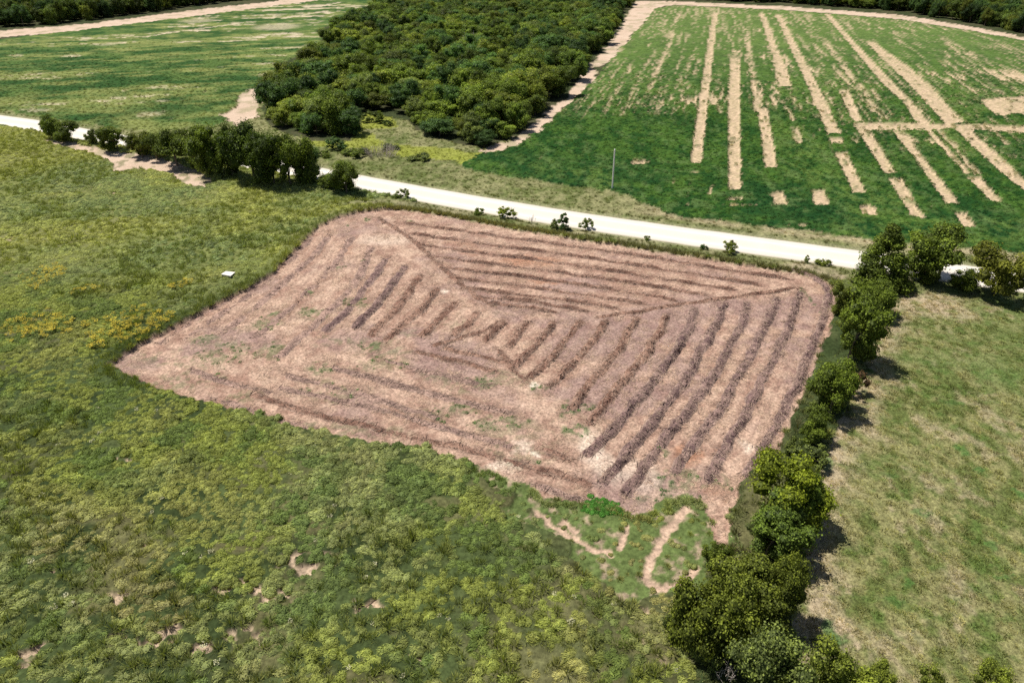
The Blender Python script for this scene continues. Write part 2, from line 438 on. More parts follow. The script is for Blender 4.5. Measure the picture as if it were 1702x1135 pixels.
def lerp(P, t):
    P = np.array(P, float); s = np.hypot(*np.diff(P, axis=0).T); L = np.concatenate([[0], np.cumsum(s)]) / s.sum()
    return np.array([np.interp(t, L, P[:, 0]), np.interp(t, L, P[:, 1])])
LD = [(100, 55), (200, 160), (330, 290), (470, 372)]; RD = [(1570, 272), (1300, 318), (1120, 348), (1000, 368), (800, 388), (640, 392)]
NA = 9
A_ROWS = []
for i in range(NA):
    t = (i + .15) / NA
    a, b = lerp(LD, t), lerp(RD, t); mid = (a + b) / 2 + np.array([0, -4 - 3 * (1 - t)])
    A_ROWS.append([a + (14, 4), mid, b - (20, 3)])
B = [[(1500, 232), (1600, 255), (1645, 290), (1650, 345), (1618, 450), (1562, 585), (1490, 745), (1400, 905), (1350, 985)],
     [(1552, 305), (1530, 400), (1440, 583), (1360, 740), (1275, 885), (1230, 970), (1215, 1000)],
     [(1470, 325), (1450, 400), (1350, 583), (1255, 750), (1150, 885), (1100, 965)],
     [(1368, 345), (1345, 430), (1262, 583), (1150, 740), (1040, 880), (970, 985), (930, 1040)],
     [(1284, 350), (1255, 430), (1170, 583), (1060, 740), (960, 860), (890, 950), (840, 1000)],
     [(1186, 365), (1160, 440), (1088, 560), (975, 700), (860, 830), (790, 900)],
     [(1080, 388), (1060, 440), (1000, 540), (900, 660), (790, 790)],
     [(980, 398), (950, 450), (890, 540), (800, 650), (730, 740)],
     [(872, 408), (840, 460), (780, 530), (660, 650)],
     [(778, 410), (745, 460), (680, 540), (590, 620)],
     [(684, 412), (650, 460), (600, 520), (535, 585)],
     [(600, 412), (560, 455), (520, 510)],
     [(510, 412), (470, 450), (440, 490)]]
Dp = [[(1545, 445), (1500, 500), (1420, 555)], [(1450, 400), (1400, 460), (1330, 525), (1290, 555)], [(1370, 345), (1315, 425), (1230, 500), (1150, 575)], [(1300, 290), (1240, 380), (1170, 470), (1075, 565)],
      [(1235, 255), (1185, 335), (1100, 440), (1020, 520)], [(1165, 220), (1085, 330), (985, 455), (890, 540)], [(1095, 175), (1050, 300), (960, 405), (850, 510), (700, 650)], [(1020, 130), (960, 230), (870, 330), (760, 430), (600, 560)], [(930, 110), (860, 210), (740, 320), (600, 440), (450, 560)], [(850, 130), (760, 230), (620, 350), (440, 480), (300, 580)], [(780, 200), (640, 310), (440, 430), (200, 590)]]
Cp = [zd([(1390, 598), (1560, 635), (1690, 668)]), zd([(1270, 612), (1450, 655), (1650, 705)]), zd([(1130, 650), (1380, 710), (1600, 762)]), zd([(900, 672), (1150, 735), (1400, 800), (1560, 850)]), zd([(730, 708), (960, 770), (1180, 835), (1400, 900)]),
      zd([(590, 790), (850, 872), (1200, 955), (1530, 1032), (1702, 1082), (1860, 1130)]), zd([(420, 800), (700, 900), (900, 945)]), zd([(700, 760), (950, 815), (1250, 890), (1500, 960), (1702, 1020)]), zd([(1000, 700), (1250, 770), (1500, 830), (1702, 880)]), zd([(330, 690), (500, 740), (700, 790)]), zc([(985, 278), (1050, 305), (1115, 335)]), zc([(930, 335), (1060, 372), (1185, 415)]), zc([(960, 415), (1060, 440), (1160, 470)])]
ROW_LINES = [zl(q) for q in A_ROWS] + [zl(q) for q in B] + [zd(q) for q in Dp] + Cp

SOFT_ZONE = poly([(800, 768), (1000, 800), (1190, 780), (1225, 900), (1160, 1000), (1040, 1000), (900, 900), (780, 800)])
BARE_M = [(402, 975, 42, 13, 1.4), (458, 994, 28, 13, 1.1), (90, 948, 20, 5, .9), (615, 1012, 30, 8, .5), (240, 1060, 50, 26, .5), (330, 1070, 30, 20, .55), (300, 1050, 26, 14, .6), (205, 770, 14, 6, .6), (75, 1085, 30, 20, .5), (20, 1100, 26, 20, .5), (500, 940, 40, 26, .4), (1080, 1020, 30, 14, .4), (1010, 1010, 26, 20, .3), (235, 915, 10, 5, .7), (185, 1000, 30, 16, .4),
          (200, 322, 14, 4, .8), (20, 400, 24, 10, .3), (420, 1060, 40, 22, .35), (545, 925, 30, 14, .4), (150, 560, 40, 6, .3), (685, 1000, 14, 6, .5), (700, 1095, 20, 8, .4), (1130, 1110, 30, 20, .35), (1080, 1075, 26, 16, .3)]
SCRAPES = [(poly(p), w) for p, w in [
    ([(1138, 846), (1122, 868), (1106, 886), (1092, 912), (1078, 938), (1073, 962), (1084, 975), (1103, 980)], .95), ([(1110, 976), (1132, 970), (1148, 955), (1156, 944)], .8),
    ([(896, 855), (915, 872), (940, 890), (965, 905), (990, 918), (1010, 921)], .75), ([(1043, 876), (1038, 895), (1028, 915)], .65), ([(1076, 1018), (1068, 1030)], .6), ([(935, 870), (955, 884)], .9), ([(1010, 1005), (1016, 990)], .35)]]
FLOWERS = [(78, 464, 34, 16, 1), (150, 486, 36, 6, .7), (60, 486, 14, 6, .6), (300, 480, 20, 6, .8), (60, 545, 38, 22, 1), (100, 552, 30, 16, .7), (205, 552, 45, 32, 1), (255, 545, 28, 22, .9), (150, 545, 30, 10, .4), (347, 458, 10, 3, .5), (270, 572, 25, 10, .5)]

def tone(X, Y, r):
    """base colour (albedo) and height above the bare ground, for every ground vertex"""
    n = X.shape[0]
    C = np.zeros((n, 3)); H = np.zeros(n)
    big = fbm(X * 0.03, Y * 0.03, 61, 3); med = fbm(X * 0.16, Y * 0.16, 62, 4); fin = fbm(X * 0.9, Y * 0.9, 63, 3)
    hum = 1 - worley(X * 0.75, Y * 0.75, 64)
    a, c = along(X, Y)
    s = road_s(X, Y)
    # meadow
    m = (r == R_MEADOW) | (r == R_HEDGE)
    if m.any():
        x, y = X[m], Y[m]
        g = mix((0.028, 0.040, 0.014), (0.052, 0.070, 0.024), ss(.35, .65, med[m]))
        g = mix(g, (0.175, 0.19, 0.062), .8 * ss(90, 130, y))
        g = mix(g, (0.15, 0.13, 0.06), .5 * ss(.5, .68, fbm(x * .18, y * .18, 65, 4)) * ss(75, 50, y))
        g = mix(g, (0.13, 0.12, 0.055), 0.6 * ss(.55, .75, fbm(x * .07, y * .07, 66, 4)))
        bare = np.maximum(blobs(x, y, BARE_M, 1.5) * ss(.30, .55, fbm(x * .8, y * .8, 67, 3)), 0)
        bare = ss(.10, .45, bare)
        for P, w in SCRAPES:
            wx, wy = wobble(x, y, 0.45, 1.1, 71)
            bare = np.maximum(bare, ss(w * .6, w * 0.3, dist_poly(P, wx, wy)) * 0.95)
        g = mix(g, (0.36, 0.27, 0.19), bare)
        C[m] = g
        zone = inside(SOFT_ZONE, *wobble(x, y, 3.5, .35, 15))
        edge = .38 * ss(4.5, .8, dist_poly(MOWN, x, y, True)) * ss(76, 88, y)
        H[m] = (0.22 + 0.28 * hum[m] + 0.15 * fin[m]) * (1 - bare) * np.where(zone, .35, 1) + edge
        g2 = mix((0.085, 0.115, 0.036), (0.26, 0.20, 0.135), ss(.56, .76, fbm(x * .9, y * .9, 68, 4)))
        g = np.where(zone[:, None], mix(g2, (0.40, 0.28, 0.205), bare), g)
        C[m] = g
    m = r == R_VERGE
    if m.any():
        x, y = X[m], Y[m]
        g = mix((0.085, 0.105, 0.032), (0.185, 0.18, 0.085), ss(.35, .65, med[m] * .5 + fin[m] * .5))
        yel = inside(CLEAR, *wobble(x, y, 4, .1, 5))
        g = mix(g, (0.20, 0.22, 0.035), 0.8 * yel)
        north = s[m] > 0
        tanv = ss(22, 34, x) * ss(.34, .50, fbm(x * .12, y * .3, 81, 4)) * north * ss(6, 9, s[m]) * ss(80, 60, x * 0 + 70)
        g = mix(g, (0.40, 0.31, 0.21), 0.9 * tanv)
        pale = (~north) * ss(.40, .62, fbm(x * .25, y * .25, 83, 3)) * (0.35 + 0.5 * ss(35, 60, x))
        g = mix(g, (0.30, 0.235, 0.17), 0.8 * pale)
        sh = ss(6.6, 5.2, np.abs(s[m]))
        g = mix(g, (0.23, 0.22, 0.13), 0.7 * sh)
        C[m] = g
        H[m] = (0.12 + 0.32 * fin[m] + 0.15 * hum[m]) * ss(5.0, 7.5, np.abs(s[m]))
    m = r == R_WOOD
    C[m] = mix((0.035, 0.045, 0.018), (0.06, 0.06, 0.03), ss(.4, .6, med[m])); H[m] = 0.3 * fin[m]
    m = r == R_TRACK
    C[m] = mix((0.40, 0.295, 0.215), (0.50, 0.39, 0.30), med[m])
    tm = m & (s < 0)
    if tm.any():
        wd = ss(.54, .64, fbm(X[tm] * .5, Y[tm] * .5, 87, 3))
        C[tm] = mix(C[tm], (0.13, 0.13, 0.06), 0.75 * wd)
    if m.any():
        k = ss(.56, .7, fbm(X[m] * .2, Y[m] * .2, 88, 3)); C[m] = mix(C[m], (0.16, 0.17, 0.07), 0.45 * k)
    H[m] = 0.03 * fin[m]
    # crop right
    m = r == R_CROPR
    if m.any():
        x, y = X[m], Y[m]
        so = soil_right(x, y)
        g = mix((0.014, 0.048, 0.009), (0.046, 0.095, 0.016), ss(.40, .62, 0.5 * fbm(x * .2, y * .12, 91, 4) + .5 * fin[m]))
        g = mix(g, (0.009, 0.040, 0.011), .7 * ss(55, 25, s[m]) * ss(.35, .55, fbm(x * .09, y * .12, 86, 4)))
        yl = ss(.5, .68, fbm(x * .05, y * .03, 92, 4)) * ss(.40, .6, fbm(x * .7, y * .4, 93, 3))
        g = mix(g, (0.10, 0.155, 0.035), 0.6 * yl)
        g = mix(g, (0.09, 0.14, 0.045), 0.5 * ss(.56, .70, fbm(x * .45, y * .3, 90, 4)))
        g = mix(g, (0.115, 0.165, 0.045), 0.6 * ss(200, 440, y))
        col = mix((0.46, 0.34, 0.23), (0.34, 0.27, 0.16), np.clip(med[m] * .5 + ss(.4, .65, fbm(a[m] * .5, c[m] * 2.2, 89, 4)) * .6, 0, 1))
        C[m] = mix(g, col, so)
        rows = 0.5 + 0.5 * np.cos(c[m] * 2 * PI / 0.76)
        H[m] = (0.45 + 0.22 * hum[m] + 0.12 * rows * ss(260, 180, y)) * (1 - so)
    m = r == R_CROPL
    if m.any():
        x, y = X[m], Y[m]
        a2 = math.radians(16)
        u = x * math.cos(a2) + y * math.sin(a2); v = -x * math.sin(a2) + y * math.cos(a2)
        g = mix((0.026, 0.066, 0.016), (0.065, 0.110, 0.028), ss(.38, .62, fbm(x * .12, y * .12, 94, 4)))
        st = fbm(u * .02, v * .12, 95, 4)
        yl = ss(.43, .62, st * .5 + .5 * fbm(u * .12, v * .35, 96, 5))
        yl = np.maximum(yl, ss(40, 15, s[m]) * ss(.35, .6, fbm(x * .09, y * .09, 97, 3)))
        g = mix(g, (0.19, 0.205, 0.065), 0.75 * yl)
        px_far = ss(360, 470, y) * ss(-240, -150, x)
        so = ss(.60, .68, st * .55 + .45 * fbm(u * .1, v * .5, 98, 4) + .10 * px_far - .03)
        for P, w in [(poly([(242, 63), (300, 53), (350, 47), (405, 39)]), 1.4), (poly([(470, 32), (540, 20)]), 1.8), (poly([(430, 62), (475, 56)]), 1.3), (poly([(300, 46), (335, 45)]), 1.6), (poly([(505, 14), (570, 5)]), 1.5)]:
            so = np.maximum(so, ss(w, w * .6, dist_poly(P, *wobble(x, y, 1.2, .3, 99))))
        so = np.maximum(so, blobs(x, y, [(120, 95, 16, 2, .8), (28, 94, 12, 2, .5), (175, 76, 22, 2, .4), (518, 77, 10, 4, .9), (440, 125, 8, 4, .7), (250, 192, 22, 5, .5), (60, 185, 30, 3, .5), (460, 46, 40, 6, .6), (330, 36, 30, 4, .5)], 2.5))
        C[m] = mix(g, (0.46, 0.38, 0.27), 0.85 * so)
        H[m] = (0.35 + 0.2 * hum[m]) * (1 - so)
    m = r == R_PAST
    if m.any():
        x, y = X[m], Y[m]
        g = mix((0.098, 0.120, 0.036), (0.195, 0.188, 0.080), ss(.40, .60, .7 * fbm(x * .9, y * .5, 101, 5) + .3 * fbm(x * .08, y * .08, 102, 3)))
        gr = ss(.52, .68, fbm(x * .6, y * .9, 103, 4) + .10 * ss(62, 85, x) - .04)
        g = mix(g, (0.060, 0.115, 0.022), 0.5 * gr)
        g = mix(g, (0.12, 0.15, 0.05), 0.45 * ss(55, 80, x) * ss(50, 80, y))
        # worn margin along the hedge and by the road corner
        dh = dist_poly(poly([(1480, 500), (1455, 560), (1425, 650), (1375, 740), (1345, 850), (1325, 960), (1300, 1110), (1280, 1350)]), x, y)
        tn = ss(5.5, 0.5, dh + 4 * (fbm(x * .3, y * .3, 105, 3) - .5))
        corner = blobs(x, y, [(1540, 505, 70, 22, .9), (1480, 540, 40, 20, .7), (1580, 520, 50, 14, .6), (1430, 690, 26, 40, .7), (1411, 975, 8, 8, .9), (1408, 1060, 12, 44, .9), (1385, 1110, 20, 40, .5), (1640, 660, 30, 8, .4), (1540, 800, 30, 16, .5), (1620, 830, 30, 10, .5), (1360, 1060, 26, 60, .5), (1500, 880, 20, 12, .5), (1470, 730, 24, 8, .4)], 2)
        tn = np.maximum(np.maximum(tn * .9, corner), .5 * ss(.60, .72, fbm(x * .35, y * .2, 108, 5)))
        g = mix(g, (0.36, 0.285, 0.19), tn * ss(.25, .55, fbm(x * .7, y * .7, 106, 3)))
        lush = blobs(x, y, [(1385, 1052, 14, 22, .9), (1372, 770, 10, 12, .8), (1600, 750, 10, 6, .9), (1692, 818, 14, 7, .9), (1530, 850, 10, 5, .8), (1650, 910, 10, 5, .8), (1620, 780, 10, 4, .8), (1510, 965, 16, 6, .8), (1680, 954, 8, 5, .8), (1660, 960, 16, 6, .7), (1580, 670, 20, 5, .6), (1490, 1000, 14, 10, .6), (1630, 980, 24, 12, .4), (1480, 790, 14, 6, .5), (1545, 600, 60, 20, .3), (1650, 620, 50, 30, .4)], 1.2)
        g = mix(g, (0.045, 0.12, 0.025), .8 * lush)
        C[m] = g
        H[m] = 0.03 + 0.10 * fbm(x * 2.2, y * 2.2, 107, 2) + 0.12 * lush
    m = r == R_MOWN
    if m.any():
        x, y = X[m], Y[m]
        g = mix((0.255, 0.155, 0.115), (0.42, 0.29, 0.215), ss(.32, .68, .5 * fbm(x * .35, y * .35, 111, 4) + .5 * fbm(x * 1.3, y * 1.3, 112, 3)))
        rd = np.full(x.shape, 99.)
        for q in ROW_LINES: rd = np.minimum(rd, dist_poly(q, x, y))
        g = mix(g, (0.21, 0.130, 0.100), .5 * (.45 + .55 * ss(-16, -2, x)) * ss(1.3, .5, rd + 1.1 * (fbm(x * .5, y * .5, 119, 3) - .5)))
        g = mix(g, (0.48, 0.35, 0.26), .42 * ss(1.25, 1.9, rd) * ss(4.5, 2.6, rd) * ss(.3, .6, fbm(x * .6, y * .6, 120, 3)))
        g = mix(g, (0.235, 0.145, 0.112), .55 * ss(.34, .10, np.abs(rd - 1.95 + .5 * (fbm(x * .3, y * .3, 121, 2) - .5))) * ss(.30, .5, fbm(x * .4, y * .4, 122, 3)))
        rp = ss(45, 60, x) + ss(20, 50, x) * ss(100, 85, y)
        g = mix(g, (0.42, 0.32, 0.20), 0.35 * np.clip(rp, 0, 1) * ss(.4, .6, fbm(x * .15, y * .15, 113, 3)))
        g = mix(g, (0.20, 0.135, 0.13), 0.5 * ss(.52, .68, fbm(x * .09, y * .12, 114, 4)))
        g = mix(g, (0.34, 0.17, 0.10), 0.6 * blobs(x, y, [(1140, 755, 26, 16, 1), (880, 435, 60, 9, .9), (905, 470, 30, 4, .8), (575, 418, 14, 8, .4), (1190, 815, 20, 20, .5), (760, 405, 30, 6, .5), (780, 420, 20, 6, .4)], 1.5))
        pl = blobs(x, y, [(738, 485, 8, 4, 1), (893, 641, 9, 5, 1), (891, 756, 7, 5, 1), (985, 745, 24, 34, .6), (1010, 780, 26, 26, .5), (1060, 790, 40, 30, .4), (835, 775, 30, 12, .5), (640, 400, 50, 10, .35), (1240, 740, 12, 12, .5), (870, 745, 20, 12, .5)], .8)
        g = mix(g, (0.60, 0.50, 0.40), pl)
        gr = blobs(x, y, GREEN_MOWN, 1.2) ** .7 * ss(.38, .52, fbm(x * 1.4, y * 1.4, 115, 3))
        thinw = ss(.55, .72, fbm(x * .11, y * .2, 116, 4)) * ss(20, -10, x) * ss(110, 85, y)
        gr = np.maximum(gr, 0.5 * thinw * ss(.48, .6, fbm(x * 1.6, y * 1.6, 117, 2)))
        g = mix(g, (0.055, 0.105, 0.035), 0.85 * gr)
        C[m] = g
        H[m] = 0.03 + 0.10 * fbm(x * 1.8, y * 1.8, 118, 3) + 0.15 * gr
    return C, H

X1, Y1 = GX.ravel(), GY.ravel()
rv = region(X1, Y1)
CV, HV = tone(X1, Y1, rv)
# the ground lies flat (no relief) under the road itself
sv = np.abs(road_s(X1, Y1))
HV = HV * ss(4.6, 6.0, sv)
HV += 0.6 * (fbm(X1 * .012, Y1 * .012, 5, 2) - .5) * 0     # flat prairie

def ground_h(x, y):
    X = np.atleast_1d(np.asarray(x, float)); Y = np.atleast_1d(np.asarray(y, float))
    return tone(X, Y, region(X, Y))[1]

# faces of the fine ground, split by what grows there ------------------
ii, jj = np.meshgrid(np.arange(NR - 1), np.arange(NC - 1), indexing='ij')
v0 = (ii * NC + jj).ravel()
FACES = np.stack([v0, v0 + 1, v0 + NC + 1, v0 + NC], 1)
fr = np.stack([rv[FACES[:, k]] for k in range(4)], 1)
FR = np.median(fr, axis=1).astype(int)
FR = np.where((fr == FR[:, None]).any(1), FR, fr[:, 0])
VCO = np.stack([X1, Y1, HV], 1)
def piece(name, sel, mat, label):
    F = FACES[sel]
    used, inv = np.unique(F, return_inverse=True)
    o = mesh_obj(name, VCO[used], inv.reshape(F.shape), mat, smooth=True)
    fattr(o, 'tone', CV[used], 'FLOAT_COLOR')
    o['label'] = label; o['kind'] = 'structure'
    return o
piece('meadow', FR == R_MEADOW, M_GROUND, 'unmown green meadow around the cut plot')
piece('hedge_bank', FR == R_HEDGE, M_GROUND, 'weedy bank under the hedgerow trees')
piece('mown_field', FR == R_MOWN, M_MOWN, 'pinkish brown freshly cut plot with raked rows')
piece('crop_field', FR == R_CROPR, M_CROP, 'dark green crop field with bare soil strips')
piece('crop_field', FR == R_CROPL, M_CROP, 'green crop field left of the wood')
piece('pasture', FR == R_PAST, M_PAST, 'short dry pasture right of the hedgerow')
piece('verge', FR == R_VERGE, M_GROUND, 'grassy verges along the gravel road')
piece('woodland_floor', FR == R_WOOD, M_GROUND, 'dark ground under the trees')
piece('dirt_track', FR == R_TRACK, M_TRACK, 'bare dirt margins round the fields')

# one sheet out to the horizon, below the fine ground
def far_sheet():
    N = 60
    t = np.linspace(-1, 1, N); t = np.sign(t) * np.abs(t) ** 2.2 * 7000
    x, y = np.meshgrid(t, t + 200)
    V = np.stack([x.ravel(), y.ravel(), np.full(x.size, -0.4)], 1)
    i, j = np.meshgrid(np.arange(N - 1), np.arange(N - 1), indexing='ij'); k = (i * N + j).ravel()
    o = mesh_obj('ground', V, np.stack([k, k + 1, k + N + 1, k + N], 1), M_GROUND)
    c = mix((0.05, 0.085, 0.03), (0.14, 0.14, 0.06), fbm(V[:, 0] * .01, V[:, 1] * .01, 6, 3))
    fattr(o, 'tone', c, 'FLOAT_COLOR'); tag(o, 'open farmland reaching to the horizon', kind='structure')
far_sheet()

# ------------------------------------------------------------------ gravel road
def make_road():
    P = ROAD; seg = np.hypot(*np.diff(P, axis=0).T); L = np.concatenate([[0], np.cumsum(seg)])
    t = np.arange(0, L[-1], 0.8)
    cx = np.interp(t, L, P[:, 0]); cy = np.interp(t, L, P[:, 1])
    k = np.ones(31) / 31
    cx2 = np.convolve(np.pad(cx, 15, mode='reflect', reflect_type='odd'), k, 'valid'); cy2 = np.convolve(np.pad(cy, 15, mode='reflect', reflect_type='odd'), k, 'valid')
    tx = np.gradient(cx2); ty = np.gradient(cy2); n = np.hypot(tx, ty); nx, ny = -ty / n, tx / n
    W = np.array([-1.0, -0.97, -0.85, -.62, -.48, -.34, -.15, 0, .15, .34, .48, .62, .85, 0.97, 1.0])
    Z = np.array([-0.10, .05, .09, .10, .085, .11, .13, .14, .13, .11, .085, .10, .09, .05, -0.10])
    hw = 4.5 + 0.35 * (fbm(t * .25, t * 0, 7, 3) - .5)
    hw2 = 4.5 + 0.35 * (fbm(t * .25, t * 0 + 9, 8, 3) - .5)
    V = []
    for w, z in zip(W, Z):
        h = np.where(w > 0, hw, hw2)
        V.append(np.stack([cx2 + nx * w * h, cy2 + ny * w * h, z + 0 * t], 1))
    V = np.stack(V, 1); n_, m_ = V.shape[:2]
    V[..., 2] += 0.012 * (fbm(V[..., 0] * 1.2, V[..., 1] * 1.2, 9, 2) - .5)
    i, j = np.meshgrid(np.arange(n_ - 1), np.arange(m_ - 1), indexing='ij'); k = (i * m_ + j).ravel()
    m, nt, p = new_mat('white_gravel'); Lk = nt.links.new
    att = node(nt, 'ShaderNodeAttribute', attribute_name='tone')
    nz = node(nt, 'ShaderNodeTexNoise'); nz.inputs['Scale'].default_value = 5; nz.inputs['Detail'].default_value = 8; nz.inputs['Roughness'].default_value = .7
    geo = node(nt, 'ShaderNodeNewGeometry'); Lk(geo.outputs['Position'], nz.inputs['Vector'])
    mr = node(nt, 'ShaderNodeMapRange'); mr.inputs['To Min'].default_value = .8; mr.inputs['To Max'].default_value = 1.15; Lk(nz.outputs[0], mr.inputs[0])
    vm = node(nt, 'ShaderNodeVectorMath', operation='SCALE'); Lk(att.outputs['Color'], vm.inputs[0]); Lk(mr.outputs[0], vm.inputs['Scale'])
    Lk(vm.outputs[0], p.inputs['Base Color'])
    bp = node(nt, 'ShaderNodeBump'); bp.inputs['Strength'].default_value = .4; bp.inputs['Distance'].default_value = .05; Lk(nz.outputs[0], bp.inputs['Height']); Lk(bp.outputs[0], p.inputs['Normal'])
    o = mesh_obj('gravel_road', V.reshape(-1, 3), np.stack([k, k + m_, k + m_ + 1, k + 1], 1), m, smooth=True)
    w = np.abs(np.tile(W, n_)); tr = np.exp(-((w - .48) / .12) ** 2)
    vv = V.reshape(-1, 3)
    c = mix((0.52, 0.475, 0.41), (0.66, 0.625, 0.56), tr * .7 + .3 * fbm(vv[:, 0] * .4, vv[:, 1] * .4, 10, 3))
    c = mix(c, (0.42, 0.37, 0.28), ss(.9, 1.0, w))
    fattr(o, 'tone', c, 'FLOAT_COLOR')
    tag(o, 'white gravel road crossing behind the cut plot', kind='structure')
make_road()

# ------------------------------------------------------------------ small plants for scattering
PROTO = {}
def proto_collection(name, objs):
    c = bpy.data.collections.new(name)
    for o in objs: c.objects.link(o)
    PROTO[name] = c
    return c

def tuft_mesh(name, n, R, H, w, spread=0.75, seed=0, mat=None, droop=0.35, lean=(0.12, 0)):
    r = np.random.default_rng(seed)
    V = []; F = []; S = []
    for i in range(n):
        a = r.uniform(0, 2 * PI); q = math.sqrt(r.uniform(0, 1)) * spread
        bx, by = math.cos(a) * q * R * .75, math.sin(a) * q * R * .75
        tilt = q * 1.05 + r.normal(0, .18)
        L = H * r.uniform(.65, 1.1) * (1 - .35 * q * q)
        a2 = a + r.normal(0, .5)
        dx, dy, dz = math.sin(tilt) * math.cos(a2) + lean[0], math.sin(tilt) * math.sin(a2) + lean[1], math.cos(tilt)
        px, py = -math.sin(a2 + r.normal(0, .8)), math.cos(a2 + r.normal(0, .8))
        h1 = L * .6
        p0 = (bx, by, 0); p1 = (bx + dx * h1, by + dy * h1, dz * h1); p2 = (bx + dx * L * 1.1, by + dy * L * 1.1, max(.02, dz * L - droop * L * q * .5))
        b = len(V); ww = w * r.uniform(.6, 1.3)
        V += [(p0[0] - px * ww * .5, p0[1] - py * ww * .5, 0), (p0[0] + px * ww * .5, p0[1] + py * ww * .5, 0),
              (p1[0] + px * ww * .6, p1[1] + py * ww * .6, p1[2]), (p1[0] - px * ww * .6, p1[1] - py * ww * .6, p1[2]), p2]
        F += [(b, b + 1, b + 2, b + 3), (b + 3, b + 2, b + 4)]
        s = r.uniform(0, 1); S += [s, s]
    o = mesh_obj(name, V, F, mat or M_TUFT, link=False)
    fattr(o, 'leaf', np.array(S, np.float32), 'FLOAT', 'FACE')
    return o

def dome_mesh(name, n, R, H, seed=0):
    """soft tussock: fine slivers lying along the surface of an uneven dome, leaning with the wind"""
    r = np.random.default_rng(seed); V = []; F = []; S = []
    lb = [(r.normal(0, .28) * R, r.normal(0, .28) * R, r.uniform(.55, .85) * R, r.uniform(.7, 1.05) * H) for _ in range(4)]
    for i in range(n):
        cx, cy, rr, hh = lb[i % 4]
        d = r.normal(0, 1, 3); d /= np.linalg.norm(d); d[2] = abs(d[2])
        p = np.array([cx + d[0] * rr, cy + d[1] * rr, d[2] * hh]) * r.uniform(.86, 1.06)
        nr = np.array([d[0] / rr, d[1] / rr, d[2] / hh]); nr /= np.linalg.norm(nr); nr = nr + r.normal(0, .33, 3); nr /= np.linalg.norm(nr)
        g = np.array([.5, -.5, .7]) + r.normal(0, .5, 3); t = g - nr * g.dot(nr); t /= np.linalg.norm(t); u = np.cross(nr, t)
        l = r.uniform(.10, .22); w = r.uniform(.018, .04); b = len(V)
        V += [p - t * l, p + u * w, p + t * l, p - u * w]; F.append((b, b + 1, b + 2, b + 3)); S.append(r.uniform(0, 1))
    for cx, cy, rr, hh in lb:          # the dense heart of the tussock
        b = len(V)
        for k in range(7): a = 2 * PI * k / 7; V.append((cx + math.cos(a) * rr * .88, cy + math.sin(a) * rr * .88, -.02))
        for k in range(7): a = 2 * PI * k / 7; V.append((cx + math.cos(a) * rr * .62, cy + math.sin(a) * rr * .62, hh * .62))
        V.append((cx, cy, hh * .84))
        for k in range(7):
            F.append((b + k, b + (k + 1) % 7, b + 7 + (k + 1) % 7, b + 7 + k)); F.append((b + 7 + k, b + 7 + (k + 1) % 7, b + 14)); S += [.25, .35]
    o = mesh_obj(name, V, F, M_TUFT, link=False)
    fattr(o, 'leaf', np.array(S, np.float32), 'FLOAT', 'FACE')
    return o

def leafy_mesh(name, n, R, H, w, seed=0, mat=None):
    """low leafy clump: many leaf-sized faces through a dome"""
    r = np.random.default_rng(seed)
    V = []; F = []; S = []
    for i in range(n):
        d = r.normal(0, 1, 3); d /= np.linalg.norm(d); d[2] = abs(d[2])
        q = r.uniform(.55, 1) 
        c = d * q * np.array([R, R, H])
        nrm = d * .8 + r.normal(0, .45, 3) + np.array([0, 0, .4]); nrm /= np.linalg.norm(nrm)
        t = np.cross(nrm, r.normal(0, 1, 3)); t /= np.linalg.norm(t); u = np.cross(nrm, t)
        s = w * r.uniform(.6, 1.3); b = len(V)
        V += [c - t * s, c + u * s * .6, c + t * s, c - u * s * .6]
        F.append((b, b + 1, b + 2, b + 3)); S.append(r.uniform(0, 1))
    o = mesh_obj(name, V, F, mat or M_TUFT, link=False)
    fattr(o, 'leaf', np.array(S, np.float32), 'FLOAT', 'FACE')
    return o

def straw_mesh(name, n, R, L, w, h, seed=0):
    r = np.random.default_rng(seed)
    V = []; F = []; S = []
    for i in range(n):
        x, y = r.normal(0, R * .5, 2); a = r.uniform(0, PI); l = L * r.uniform(.5, 1.2) / 2
        z = abs(r.normal(0, h * .5)) + .02; t = r.normal(0, .25)
        dx, dy = math.cos(a) * l, math.sin(a) * l; px, py = -math.sin(a) * w, math.cos(a) * w
        b = len(V); bend = r.normal(0, .12) * L
        V += [(x - dx - px, y - dy - py, max(0, z - t * l)), (x - dx + px, y - dy + py, max(0, z - t * l)), (x + px + px / w * bend, y + py + py / w * bend, z + .04), (x - px + px / w * bend, y - py + py / w * bend, z + .04),
              (x + dx, y + dy, max(0, z + t * l))]
        F += [(b, b + 1, b + 2, b + 3), (b + 3, b + 2, b + 4)]; s = r.uniform(0, 1); S += [s, s]
    o = mesh_obj(name, V, F, M_STRAW, link=False)
    fattr(o, 'leaf', np.array(S, np.float32), 'FLOAT', 'FACE')
    return o

def flower_mesh(name, seed):
    r = np.random.default_rng(seed); V = []; F = []; S = []
    for i in range(26):
        a = r.uniform(0, 2 * PI); q = math.sqrt(r.uniform(0, 1)) * .55; x, y, z = math.cos(a) * q, math.sin(a) * q, r.uniform(.75, 1.15)
        s = r.uniform(.05, .09); b = len(V); tz = r.normal(0, .03, 4)
        V += [(x - s, y - s, z + tz[0]), (x + s, y - s, z + tz[1]), (x + s, y + s, z + tz[2]), (x - s, y + s, z + tz[3])]
        F.append((b, b + 1, b + 2, b + 3)); S.append(r.uniform(0, 1))
    o = mesh_obj(name, V, F, M_TUFT, link=False)
    fattr(o, 'leaf', np.array(S, np.float32), 'FLOAT', 'FACE'); return o

